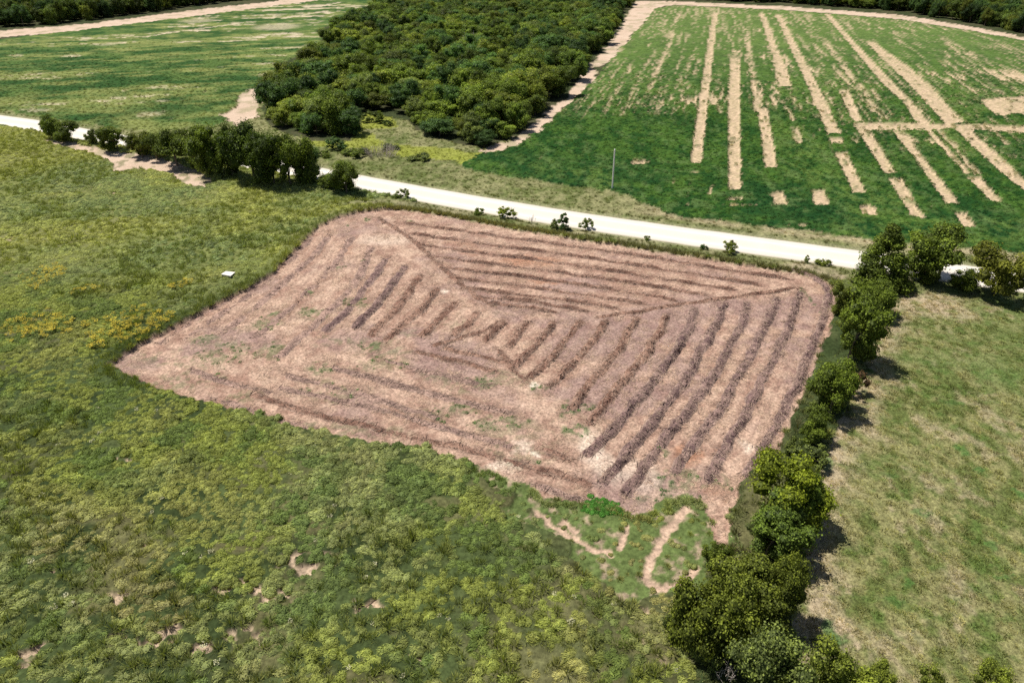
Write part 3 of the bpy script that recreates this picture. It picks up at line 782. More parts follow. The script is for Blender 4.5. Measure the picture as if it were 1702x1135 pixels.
def scatter(name, coll, P, scale, tint, label, seed=0, parent=None, kind='stuff', idx=None, rot=None):
    r = np.random.default_rng(seed + 500)
    n = len(P)
    o = mesh_obj(name, P, [], None, parent)
    fattr(o, 'size', np.asarray(scale, np.float32).reshape(n, -1) * np.ones((n, 3), np.float32), 'FLOAT_VECTOR')
    rz = r.uniform(0, 2 * PI, n) if rot is None else rot
    fattr(o, 'turn', np.stack([r.normal(0, .06, n), r.normal(0, .06, n), rz], 1), 'FLOAT_VECTOR')
    fattr(o, 'tint', tint, 'FLOAT_COLOR')
    fattr(o, 'pick', (r.integers(0, len(coll.objects), n) if idx is None else idx).astype(np.int32), 'INT')
    ng = bpy.data.node_groups.new(name + '_nodes', 'GeometryNodeTree')
    ng.interface.new_socket('Geometry', in_out='INPUT', socket_type='NodeSocketGeometry')
    ng.interface.new_socket('Geometry', in_out='OUTPUT', socket_type='NodeSocketGeometry')
    N, L = ng.nodes, ng.links.new
    gi, go = N.new('NodeGroupInput'), N.new('NodeGroupOutput')
    mp = N.new('GeometryNodeMeshToPoints'); L(gi.outputs[0], mp.inputs[0])
    ci = N.new('GeometryNodeCollectionInfo'); ci.inputs[0].default_value = coll; ci.inputs['Separate Children'].default_value = True; ci.inputs['Reset Children'].default_value = True
    ip = N.new('GeometryNodeInstanceOnPoints'); ip.inputs['Pick Instance'].default_value = True
    L(mp.outputs[0], ip.inputs['Points']); L(ci.outputs[0], ip.inputs['Instance'])
    def na(nm, t):
        q = N.new('GeometryNodeInputNamedAttribute'); q.data_type = t; q.inputs[0].default_value = nm; return q.outputs[0]
    L(na('pick', 'INT'), ip.inputs['Instance Index'])
    e = N.new('FunctionNodeEulerToRotation'); L(na('turn', 'FLOAT_VECTOR'), e.inputs[0]); L(e.outputs[0], ip.inputs['Rotation'])
    L(na('size', 'FLOAT_VECTOR'), ip.inputs['Scale'])
    L(ip.outputs[0], go.inputs[0])
    md = o.modifiers.new('scatter', 'NODES'); md.node_group = ng
    if kind: o['kind'] = kind
    if label: o['label'] = label
    return o

def rand_ground(x0, x1, y0, y1, step, seed):
    """jittered grid of points on the ground that lie in (or just outside) the camera's wedge"""
    r = np.random.default_rng(seed)
    gx, gy = np.meshgrid(np.arange(x0, x1, step), np.arange(y0, y1, step))
    X = gx.ravel() + r.uniform(-.5, .5, gx.size) * step; Y = gy.ravel() + r.uniform(-.5, .5, gx.size) * step
    k = np.abs(X) < (Y * CP + CAM_H * SP) * 0.80 + 2
    return X[k], Y[k], r

TUFT = proto_collection('tufts', [dome_mesh('grass_dome', 330, .62, .50, seed=i) for i in range(5)])
WISP = proto_collection('wisps', [tuft_mesh('upright_grass', 90, .5, .95, .045, spread=.9, seed=20 + i, droop=.1) for i in range(3)])
LOW = proto_collection('low_tufts', [tuft_mesh('short_grass', 60, .45, .22, .035, spread=1, seed=30 + i) for i in range(3)])
LEAFY = proto_collection('leafy', [leafy_mesh('crop_clump', 70, .55, .42, .10, seed=40 + i) for i in range(3)])
STRAW = proto_collection('straws', [straw_mesh('straw_bunch', 24, .8, .6, .012, .08, seed=50 + i) for i in range(4)])
FLOW = proto_collection('flowers', [flower_mesh('flower_heads', 60 + i) for i in range(3)])

SAGE = np.array((0.165, 0.190, 0.074)); YG = np.array((0.162, 0.190, 0.046)); DEEP = np.array((0.078, 0.122, 0.034)); DRY = np.array((0.25, 0.215, 0.105)); OLIVE = np.array((0.12, 0.14, 0.035))
def meadow_tint(x, y, r):
    n = len(x)
    t1 = fbm(x * .06, y * .06, 201, 4); t2 = fbm(x * .25, y * .25, 202, 3); t3 = fbm(x * .09, y * .09, 203, 3)
    c = mix(SAGE, YG, ss(.40, .60, t1))
    c = mix(c, DEEP, 0.75 * ss(.52, .66, t2))
    c = mix(c, DRY, (0.20 + .35 * ss(60, 45, y)) * ss(.54, .68, t3))
    up = ss(95, 125, y)                      # the part beyond the plot is brighter and finer
    c = mix(c, mix((0.285, 0.30, 0.095), (0.175, 0.22, 0.095), ss(.35, .65, fbm(x * .05, y * .09, 204, 4))), 0.75 * up)
    return 1.38 * c * r.uniform(.72, 1.25, (n, 1))

# meadow: domed grass in the foreground, finer grass behind
x, y, r = rand_ground(-260, 60, 26, 215, 0.84, 301)
rg = region(x, y); k = (rg == R_MEADOW)
x, y = x[k], y[k]
C0, H0 = tone(x, y, np.full(len(x), R_MEADOW))
zone = inside(SOFT_ZONE, *wobble(x, y, 3.5, .35, 15)); H0 = np.where(zone, H0 * 2.8, H0)
dens = ss(.28, .40, fbm(x * .5, y * .5, 211, 2)) * (H0 > .18) * np.where(zone, ss(.45, .6, fbm(x * .7, y * .7, 69, 3)), 1)
wisp = ss(.52, .60, fbm(x * .045, y * .045, 212, 3) + 0.10 * ss(70, 120, y)) * 0.9
near_cut = dist_poly(MOWN, x, y, True)
keep = (r.uniform(0, 1, len(x)) < np.where(zone, .12, .55) + .65 * dens)
iw = (r.uniform(0, 1, len(x)) < wisp * .55) | ((near_cut < 2.2) & (y > 78))
soft = inside(poly([(800, 760), (1000, 790), (1190, 780), (1225, 900), (1160, 1000), (1040, 1000), (900, 900), (780, 800)]), x, y)
T = meadow_tint(x, y, r)
D = keep & ~iw & (H0 * np.where(zone, 2.8, 1) > .2)
H0 = np.where(zone, H0 / 2.8, H0)
sz = r.uniform(.65, 1.35, len(x)) * np.where(soft, .58, 1) * (1 + .25 * ss(.5, .65, fbm(x * .1, y * .1, 214, 2)))
scatter('meadow_grass', TUFT, np.stack([x, y, H0 * .55], 1)[D], np.stack([sz * 1.1, sz * .95, sz * .85], 1)[D], T[D], 'domed tussocks of green grass covering the meadow', 1, rot=r.normal(0.3, .5, D.sum()))
W = keep & iw & (H0 * np.where(zone, 2.8, 1) > .2)
scatter('tall_grass', WISP, np.stack([x, y, H0 * .6], 1)[W], (sz[W] * .8)[:, None], mix(T[W], YG, .4), 'upright yellow green grass in the meadow', 2)
# a fringe of standing grass right at the cut edge
P = np.concatenate([MOWN, MOWN[:1]]); seg = np.hypot(*np.diff(P, axis=0).T); L = np.concatenate([[0], np.cumsum(seg)])
t = np.arange(0, L[-1], .22); ex = np.interp(t, L, P[:, 0]); ey = np.interp(t, L, P[:, 1])
r = np.random.default_rng(5); cx_, cy_ = MOWN.mean(0)
off = r.uniform(.3, 1.5, len(t)); dd = np.stack([ex - cx_, ey - cy_], 1); dd /= np.linalg.norm(dd, axis=1)[:, None]
ex = ex + dd[:, 0] * off; ey = ey + dd[:, 1] * off
k = ~inside(MOWN, *wobble(ex, ey, .55, .6)) & ((region(ex, ey) == R_MEADOW) | (region(ex, ey) == R_VERGE)) & ((ey > 85) | (r.uniform(0, 1, len(ex)) < .5))
ex, ey = ex[k], ey[k]
back = road_s(ex, ey) > -22
tc = meadow_tint(ex, ey, r); tc[back] = mix(tc[back], (0.21, 0.18, 0.12), .6)
hz = np.where(ey > 82, 1.35, .55)
scatter('edge_grass', WISP, np.stack([ex, ey, 0 * ex + .1], 1), np.stack([.75 + 0 * hz, .75 + 0 * hz, hz * r.uniform(.8, 1.15, len(hz))], 1), tc, 'standing grass left along the cut edge', 3)

# yellow wildflowers
x, y, r = rand_ground(-85, -30, 70, 125, 0.45, 305)
f = blobs(x, y, FLOWERS, 1.6); k = (r.uniform(0, 1, len(x)) < (f > .1) * (.06 + .2 * f)) & (region(x, y) == R_MEADOW)
x, y = x[k], y[k]
scatter('yellow_wildflowers', FLOW, np.stack([x, y, 0 * x + .35], 1), r.uniform(.45, .95, (len(x), 1)), np.array((.40, .33, .045)) * r.uniform(.7, 1.2, (len(x), 1)), 'patches of yellow wildflowers in the meadow', 4)
# small whitish flower heads in the foreground
x, y, r = rand_ground(-60, 30, 32, 75, 1.6, 306)
k = (fbm(x * .16, y * .16, 221, 3) > .56) & (region(x, y) == R_MEADOW) & (r.uniform(0, 1, len(x)) < .16); x, y = x[k], y[k]
scatter('white_wildflowers', FLOW, np.stack([x, y, 0 * x + .1], 1), r.uniform(.35, .6, (len(x), 1)), np.array((.42, .42, .30)) * r.uniform(.7, 1.1, (len(x), 1)), 'scattered pale wildflowers in the near meadow', 5)

# verges and hedge bank
x, y, r = rand_ground(-190, 130, 30, 290, .85, 310)
rg = region(x, y); k = ((rg == R_VERGE) | (rg == R_HEDGE)) & (np.abs(road_s(x, y)) > 6.2); x, y, rg = x[k], y[k], rg[k]
T = np.where((rg == R_HEDGE)[:, None], np.array((0.13, 0.145, 0.055)), np.array((0.150, 0.165, 0.062)))
T = mix(T, (0.25, 0.27, 0.045), .85 * inside(CLEAR, *wobble(x, y, 4, .1, 5)))
s_ = road_s(x, y)
T = mix(T, (0.30, 0.245, 0.17), .75 * (s_ < 0) * (rg == R_VERGE) * (.25 + .75 * ss(38, 55, x)) * ss(.35, .6, fbm(x * .3, y * .3, 231, 3)))
T = mix(T, (0.36, 0.285, 0.19), .85 * (s_ > 8) * ss(22, 34, x) * ss(.34, .50, fbm(x * .12, y * .3, 81, 4)))
T = mix(T, (0.18, 0.165, 0.10), .5 * ss(.5, .65, fbm(x * .12, y * .12, 232, 3)))
T = T * r.uniform(.75, 1.25, (len(x), 1))
kk = r.uniform(0, 1, len(x)) < .75
scatter('verge_grass', WISP, np.stack([x, y, 0 * x + .12], 1)[kk], (r.uniform(.45, .95, len(x)) * np.where(rg == R_HEDGE, 1.15, np.where(s_ > 0, .75, .85)))[kk][:, None], T[kk], 'rough grass and weeds on the road verges', 6)

# crop plants
x, y, r = rand_ground(-10, 210, 108, 330, 0.98, 320)
k = (region(x, y) == R_CROPR) & (r.uniform(0, 1, len(x)) > ss(180, 330, y)); x, y = x[k], y[k]
C0, H0 = tone(x, y, np.full(len(x), R_CROPR)); k = H0 > .25; x, y, C0, H0 = x[k], y[k], C0[k], H0[k]
scatter('crop_plants', LEAFY, np.stack([x, y, H0 * .75], 1), r.uniform(.6, 1.15, (len(x), 1)), C0 * 1.35 * r.uniform(.7, 1.35, (len(x), 1)), 'rows of dark green leafy crop plants', 7)
x, y, r = rand_ground(-270, -20, 190, 400, 1.5, 321)
k = (region(x, y) == R_CROPL) & (r.uniform(0, 1, len(x)) > ss(230, 400, y)); x, y = x[k], y[k]
C0, H0 = tone(x, y, np.full(len(x), R_CROPL)); k = H0 > .2; x, y, C0, H0 = x[k], y[k], C0[k], H0[k]
scatter('crop_plants', LEAFY, np.stack([x, y, H0 * .7], 1), r.uniform(.7, 1.3, (len(x), 1)), C0 * 1.35 * r.uniform(.7, 1.3, (len(x), 1)), 'green leafy crop plants left of the wood', 8)

# pasture tufts
x, y, r = rand_ground(20, 130, 26, 125, 0.62, 330)
k = region(x, y) == R_PAST; x, y = x[k], y[k]
C0, H0 = tone(x, y, np.full(len(x), R_PAST)); k = r.uniform(0, 1, len(x)) < .45 + .55 * ss(.45, .6, fbm(x * .7, y * .7, 241, 3))
x, y, C0 = x[k], y[k], C0[k]
scatter('pasture_grass', LOW, np.stack([x, y, 0 * x + .04], 1), r.uniform(.6, 1.5, (len(x), 1)), mix(C0 * 1.3, (0.17, 0.18, 0.06), .25) * r.uniform(.6, 1.45, (len(x), 1)), 'short tufts of grass in the pasture', 9)

# straw litter and green regrowth on the cut plot
x, y, r = rand_ground(-60, 62, 48, 150, 0.62, 340)
k = region(x, y) == R_MOWN; x, y = x[k], y[k]
k = r.uniform(0, 1, len(x)) < .05 + .35 * ss(.45, .6, fbm(x * .3, y * .3, 343, 3)); x, y = x[k], y[k]
T = mix((0.44, 0.33, 0.25), (0.24, 0.165, 0.135), r.uniform(0, 1, len(x))) 
scatter('straw_litter', STRAW, np.stack([x, y, 0 * x + .06], 1), r.uniform(.6, 1.3, (len(x), 1)), T, 'loose dry straw lying on the cut plot', 10)
x, y, r = rand_ground(-60, 62, 48, 150, 0.5, 341)
k = region(x, y) == R_MOWN; x, y = x[k], y[k]
g = blobs(x, y, GREEN_MOWN, 1.2) ** .7 * ss(.38, .52, fbm(x * 1.4, y * 1.4, 115, 3)); k = r.uniform(0, 1, len(x)) < g; x, y = x[k], y[k]
scatter('green_weeds', LEAFY, np.stack([x, y, 0 * x], 1), r.uniform(.35, .8, (len(x), 1)), np.array((.060, .150, .038)) * r.uniform(.6, 1.4, (len(x), 1)), 'green weeds sprouting through the cut plot', 11)
# lush clump at the foot of the plot and weeds round it
x, y, r = rand_ground(0, 30, 48, 62, 0.5, 342)
g = blobs(x, y, [(1000, 846, 38, 14, 1)], .8); k = r.uniform(0, 1, len(x)) < g * .9; x, y = x[k], y[k]
scatter('lush_weeds', TUFT, np.stack([x, y, 0 * x], 1), r.uniform(.6, 1.0, (len(x), 1)), np.array((.075, .21, .035)) * r.uniform(.8, 1.2, (len(x), 1)), 'bright green weeds at the foot of the plot', 12)

# ------------------------------------------------------------------ windrows of raked cuttings
M_ROW = ground_mat('raked_cuttings', ((0.9, 0.30), (4.5, 0.6)), 1.0)
def resample(P, step):
    seg = np.hypot(*np.diff(P, axis=0).T); L = np.concatenate([[0], np.cumsum(seg)])
    t = np.arange(0, L[-1], step)
    # smooth the corners a little
    x = np.interp(t, L, P[:, 0]); y = np.interp(t, L, P[:, 1])
    if len(x) > 12:
        k = np.hanning(11); k /= k.sum()
        x = np.convolve(np.pad(x, 5, mode='reflect', reflect_type='odd'), k, 'valid'); y = np.convolve(np.pad(y, 5, mode='reflect', reflect_type='odd'), k, 'valid')
    return x, y, t

def windrow(P, label, group, seed, width=0.95, height=0.34, c1=(0.20, 0.135, 0.11), c2=(0.11, 0.072, 0.06), straw=9, amt=1.0):
    r = np.random.default_rng(seed)
    cx, cy, t = resample(P, 0.3)
    if len(cx) < 4: return
    tx = np.gradient(cx); ty = np.gradient(cy); n = np.hypot(tx, ty); nx, ny = -ty / n, tx / n
    ph = seed * 7.3
    wander = (fbm(t * .35 + ph, t * 0 + ph, 71, 3) - .5) * .9
    cx = cx + nx * wander; cy = cy + ny * wander
    W = np.array([-1, -.8, -.55, -.28, 0, .28, .55, .8, 1.0])
    prof = np.array([-.12, .12, .55, .88, 1, .88, .55, .12, -.12])
    hw = width * (.75 + .6 * fbm(t * .5 + ph, t * 0, 72, 3))
    hh = height * (.25 + 1.3 * ss(.25, .75, fbm(t * .28 + ph, t * 0 + 3, 73, 3))) * ss(0, 1.5, t) * ss(0, 1.5, t[-1] - t)
    V = np.stack([np.stack([cx + nx * w * hw, cy + ny * w * hw, p * hh], 1) for w, p in zip(W, prof)], 1)
    fn = fbm(V[..., 0] * 1.7, V[..., 1] * 1.7, 74, 3) - .5; fn2 = fbm(V[..., 0] * 4, V[..., 1] * 4, 75, 2) - .5
    V[..., 2] += (fn * .55 + fn2 * .55) * np.minimum(hh[:, None] * 1.6, .4) * np.clip(prof, 0, 1)[None] + .05
    n_, m_ = V.shape[:2]
    i, j = np.meshgrid(np.arange(n_ - 1), np.arange(m_ - 1), indexing='ij'); k = (i * m_ + j).ravel()
    F = np.stack([k, k + m_, k + m_ + 1, k + 1], 1)
    vv = V.reshape(-1, 3)
    w = np.abs(np.tile(W, n_))
    mixv = ss(.3, .7, fbm(vv[:, 0] * 1.1, vv[:, 1] * 1.1, 76, 3))
    c = mix(c1, c2, mixv); c = c * (0.5 + .5) 
    c = mix(c, (0.34, 0.245, 0.19), ss(.45, .95, w + .5 * (fbm(vv[:, 0] * 1.6, vv[:, 1] * 1.6, 79, 2) - .5)) * .9)
    # straws
    ns = int(t[-1] * straw * amt)
    si = r.integers(0, n_, ns); sw = r.normal(0, .45, ns); hz = np.interp(np.abs(sw), [0, 1], [1, .1]) * hh[si]
    sx = cx[si] + nx[si] * sw * hw[si]; sy = cy[si] + ny[si] * sw * hw[si]
    a = np.arctan2(ty[si], tx[si]) + r.normal(.5, .9, ns); l = r.uniform(.25, .75, ns); tl = r.normal(0, .3, ns)
    dx, dy = np.cos(a) * l, np.sin(a) * l; px, py = -np.sin(a) * .024, np.cos(a) * .024
    z = hz + r.uniform(.04, .2, ns)
    b = len(vv) + np.arange(ns) * 4
    SV = np.stack([np.stack([sx - dx - px, sy - dy - py, np.maximum(.03, z - tl * l)], 1), np.stack([sx - dx * .2 + px * 1.5, sy - dy * .2 + py * 1.5, z + .05], 1),
                   np.stack([sx + dx, sy + dy, np.maximum(.03, z + tl * l)], 1), np.stack([sx - px, sy - py, z - .02], 1)], 1).reshape(-1, 3)
    SF = np.stack([b, b + 1, b + 2, b + 3], 1)
    sc_ = mix((0.34, 0.245, 0.19), np.array(c1) * .8, r.uniform(0, 1, ns)); sc_ = np.repeat(sc_, 4, 0)
    o = mesh_obj('windrow', np.concatenate([vv, SV]), np.concatenate([F, SF]), M_ROW, smooth=False)
    fattr(o, 'tone', np.concatenate([c, sc_]), 'FLOAT_COLOR')
    tag(o, label, 'windrow', group)
    return o

ORD = ['first', 'second', 'third', 'fourth', 'fifth', 'sixth', 'seventh', 'eighth', 'ninth', 'tenth', 'eleventh', 'twelfth', 'thirteenth']
PINK = dict(c1=(0.29, 0.178, 0.130), c2=(0.155, 0.085, 0.062)); FAINT = dict(c1=(0.33, 0.22, 0.175), c2=(0.22, 0.145, 0.12)); MAUVE = dict(c1=(0.25, 0.165, 0.140), c2=(0.120, 0.076, 0.072))
for i in range(NA):
    windrow(zl(A_ROWS[i]), '%s windrow from the road, raked lengthwise beside it' % ORD[i], 'windrows raked parallel to the road', 100 + i, width=.5, height=.40, straw=6, **PINK)
for i, b in enumerate(B):
    w = dict(MAUVE) if i < 6 else dict(PINK)
    windrow(zl(b), ('outermost windrow beside the hedgerow, curving round the far corner' if i == 0 else '%s windrow from the hedgerow, slanting down the wide side' % ORD[i]), 'windrows raked parallel to the hedgerow', 200 + i, width=.85, height=.38, straw=13, **w)
for i, d in enumerate(Dp):
    windrow(zd(d), '%s short windrow counted outwards from the middle towards the meadow' % ORD[i], 'windrows raked parallel to the meadow edge', 300 + i, width=1.0, height=.40 if i < 5 else (.2 if i < 7 else .10), amt=1 if i < 5 else .5, **(PINK if i < 4 else (MAUVE if i < 6 else FAINT)))
hC = [.3, .3, .2, .14, .16, .24, .14, .15, .13, .12, .4, .4, .2]
for i, c in enumerate(Cp):
    windrow(c, ['dark windrow just below the middle of the plot', 'long windrow under the dark middle one', 'faint windrow above the green regrowth', 'thin windrow crossing the sparse left half', 'thin windrow between regrowth and near meadow', 'long thin windrow nearest the near meadow edge', 'short faint windrow at the plot\'s pointed end', 'faint windrow just inside the long thin near one', 'faint windrow running into the green regrowth', 'tiny faint windrow below the green patch of the pointed end',
                'short dark windrow beside the pale bare spot', 'broad dark windrow above the lush weeds', 'low windrow right behind the lush weeds'][i], 'windrows raked parallel to the near meadow', 400 + i, width=.7, height=hC[i], amt=.8, **(PINK if hC[i] > .22 else FAINT))
for nm, P, lab in [('d', zl([(60, 45), (180, 125), (300, 235), (400, 320), (480, 372)]), 'narrow windrow along the diagonal from the road corner'), ('e', zl([(1560, 295), (1320, 328), (1140, 352), (1000, 378), (820, 400)]), 'narrow windrow along the diagonal from the hedgerow corner'),
                   ('f', zl([(480, 500), (530, 580), (600, 640)]), 'short windrow closing the middle of the plot'), ('g', zl([(250, 505), (360, 470), (450, 440), (500, 405)]), 'curved windrow round the middle of the plot')]:
    windrow(P, lab, 'windrows raked along the diagonals', 500 + ord(nm), width=.7, height=.22, **PINK)

# ------------------------------------------------------------------ trees
def blob_core(r, lobes, k=.72):
    V = []; F = []
    ico = [(0, 0, 1), (.894, 0, .447), (.276, .851, .447), (-.724, .526, .447), (-.724, -.526, .447), (.276, -.851, .447), (.724, .526, -.447), (-.276, .851, -.447), (-.894, 0, -.447), (-.276, -.851, -.447), (.724, -.526, -.447), (0, 0, -1)]
    fc = [(0, 1, 2), (0, 2, 3), (0, 3, 4), (0, 4, 5), (0, 5, 1), (1, 6, 2), (2, 7, 3), (3, 8, 4), (4, 9, 5), (5, 10, 1), (2, 6, 7), (3, 7, 8), (4, 8, 9), (5, 9, 10), (1, 10, 6), (6, 11, 7), (7, 11, 8), (8, 11, 9), (9, 11, 10), (10, 11, 6)]
    for c, R in lobes:
        b = len(V); V += [tuple(np.array(c) + np.array(v) * R * k * r.uniform(.8, 1.1)) for v in ico]; F += [(a + b, d + b, e + b) for a, d, e in fc]
    return V, F

def crown_mesh(name, seed, H, Wd, kind='round', n_lobes=46, per=150, leaf=.16, base=.22):
    r = np.random.default_rng(seed)
    lobes = []
    z0 = H * base; zc = (H + z0) / 2; hz = (H - z0) / 2
    subs = [(np.array([r.uniform(-.30, .30) * Wd, r.uniform(-.30, .30) * Wd, r.uniform(-.28, .22) * H]), r.uniform(.5, .78)) for _ in range(4)] + [(np.zeros(3), .8)]
    for i in range(n_lobes):
        d = r.normal(0, 1, 3); d /= np.linalg.norm(d)
        q = r.uniform(.35, .86) ** .7
        if kind == 'cone':
            tz = r.uniform(0, 1) ** 1.25; rad = Wd / 2 * (1 - tz) ** .75 * r.uniform(.55, .9) + .1; a = r.uniform(0, 2 * PI)
            c = np.array([math.cos(a) * rad, math.sin(a) * rad, z0 + tz * (H - z0) * .95]); R = Wd * .13 * (1.2 - .6 * tz)
        else:
            c = np.array([d[0] * Wd / 2 * q, d[1] * Wd / 2 * q, zc + d[2] * hz * q * .9])
            o_, k_ = subs[i % 5]; c = c * k_ + o_; c[2] = max(.1 * H, min(H * .95, c[2] + (1 - k_) * H * .5)); c[:2] *= min(1, (Wd * .47) / (np.hypot(c[0], c[1]) + 1e-6))
            R = Wd * r.uniform(.06, .18)
        lobes.append((c, R))
    V = []; S = []
    N = n_lobes * per
    for c, R in lobes:
        d = r.normal(0, 1, (per, 3)); d /= np.linalg.norm(d, axis=1)[:, None]; d[:, 2] = np.where(d[:, 2] < -.3, -d[:, 2], d[:, 2])
        q = r.uniform(.75, 1.12, per)[:, None]
        q = np.where(r.uniform(0, 1, (per, 1)) < .16, q * r.uniform(1.1, 1.6, (per, 1)), q)
        p = c + d * R * q
        nr = d * .9 + r.normal(0, .5, (per, 3)); nr /= np.linalg.norm(nr, axis=1)[:, None]
        t = np.cross(nr, r.normal(0, 1, (per, 3))); t /= np.linalg.norm(t, axis=1)[:, None]; u = np.cross(nr, t)
        s = (leaf * r.uniform(.55, 1.35, per))[:, None]
        V.append(np.stack([p - t * s, p + u * s * .62, p + t * s, p - u * s * .62], 1).reshape(-1, 3))
        lobe_tone = r.uniform(-.3, .3)
        S.append(np.clip(r.uniform(.1, .9, per) + lobe_tone, 0, 1))
    V = np.concatenate(V); S = np.concatenate(S)
    F = np.arange(len(V)).reshape(-1, 4)
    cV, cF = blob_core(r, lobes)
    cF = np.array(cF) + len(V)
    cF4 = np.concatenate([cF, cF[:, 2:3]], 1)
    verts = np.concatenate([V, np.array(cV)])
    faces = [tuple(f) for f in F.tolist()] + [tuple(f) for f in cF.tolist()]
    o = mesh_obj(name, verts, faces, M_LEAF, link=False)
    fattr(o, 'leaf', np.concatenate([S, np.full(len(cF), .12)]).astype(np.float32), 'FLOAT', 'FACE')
    return o, lobes

def tube(V, F, p0, p1, r0, r1, n=6, bend=None, segs=3):
    p0 = np.array(p0, float); p1 = np.array(p1, float); d = p1 - p0; d /= np.linalg.norm(d) + 1e-9
    a = np.cross(d, (0.3, .9, .1)); a /= np.linalg.norm(a); b = np.cross(d, a)
    base = len(V); bend = np.zeros(3) if bend is None else np.array(bend)
    for s in range(segs + 1):
        t = s / segs; c = p0 + (p1 - p0) * t + bend * math.sin(t * PI); rr = r0 + (r1 - r0) * t
        for k in range(n):
            th = 2 * PI * k / n; V.append(tuple(c + (a * math.cos(th) + b * math.sin(th)) * rr))
    for s in range(segs):
        for k in range(n):
            q = base + s * n; F.append((q + k, q + (k + 1) % n, q + n + (k + 1) % n, q + n + k))
    F.append(tuple(base + segs * n + k for k in range(n)))

def trunk_mesh(name, seed, H, lobes, rad=.2):
    r = np.random.default_rng(seed + 900); V = []; F = []
    tube(V, F, (0, 0, -.3), (r.normal(0, .1), r.normal(0, .1), H * .45), rad, rad * .55, 7, bend=(r.normal(0, .12), r.normal(0, .12), 0), segs=4)
    for i in r.choice(len(lobes), min(8, len(lobes)), replace=False):
        c = lobes[i][0]; z = H * r.uniform(.18, .42)
        tube(V, F, (0, 0, z), c, rad * .45, rad * .12, 5, bend=(0, 0, -.15), segs=2)
    return mesh_obj(name, V, F, M_BARK, link=False)

KINDS = []          # (crown mesh, trunk mesh, height, width)
for i, (H, W, kind, nl, base) in enumerate([(8.0, 7.6, 'round', 62, .02), (8.5, 7.0, 'round', 56, .04), (7.0, 7.6, 'round', 60, .0), (9.0, 7.4, 'round', 64, .05), (7.5, 6.8, 'round', 50, .0), (8.2, 6.4, 'cone', 74, .0), (6.5, 6.8, 'round', 40, .22)]):
    c, lb = crown_mesh('crown', 700 + i, H, W, kind, nl, 190, .125, base)
    KINDS.append((c, trunk_mesh('trunk', 700 + i, H, lb), H, W))
SHRUBS = []
for i, (H, W, kind, nl) in enumerate([(2.2, 2.2, 'round', 16), (2.6, 1.9, 'cone', 20), (1.8, 2.6, 'round', 14)]):
    c, lb = crown_mesh('crown', 800 + i, H, W, kind, nl * 2, 60, .07, -.1)
    SHRUBS.append((c, trunk_mesh('trunk', 800 + i, H, lb, .05), H, W))

def plant(name, src, X, Y, H, W, tint, label, cat, group=None, rz=None, z=0.0, D=None):
    c, t, h0, w0 = src
    root = bpy.data.objects.new(name, None); COL.objects.link(root)
    root.location = (X, Y, z); root.rotation_euler = (0, 0, random.uniform(0, 2 * PI) if rz is None else rz)
    root.scale = (W / w0, (D or W) / w0, H / h0); root.empty_display_size = .5
    for q, nm in ((c, 'crown'), (t, 'trunk')):
        o = bpy.data.objects.new(nm, q.data); COL.objects.link(o); o.parent = root
        if nm == 'crown': o['tint'] = [float(v) for v in tint]
    tag(root, label, cat, group)
    return root

G_DARK = np.array((0.070, 0.105, 0.022)); G_MID = np.array((0.108, 0.150, 0.026)); G_YEL = np.array((0.175, 0.220, 0.024)); G_BLUE = np.array((0.060, 0.110, 0.034)); G_OLV = np.array((0.125, 0.155, 0.028)); G_SAGE = np.array((0.16, 0.205, 0.065))

HG = 'trees of the hedgerow right of the cut plot'
CG = 'trees on the roadside right of the hedgerow'
def tree_px(px, py, top, w, kind, tint, label, group, cat='tree', name='broadleaf_tree', lib=KINDS, D=None):
    X, Y = atv(px, py); H = max(.5, height_for(px, py, top)); W = (1.03 if group == HG or group == CG else 1.08) * w * metres_per_px(px, py)
    return plant(name, lib[kind], X, Y, H, W, tint, label, cat, group, D=D)

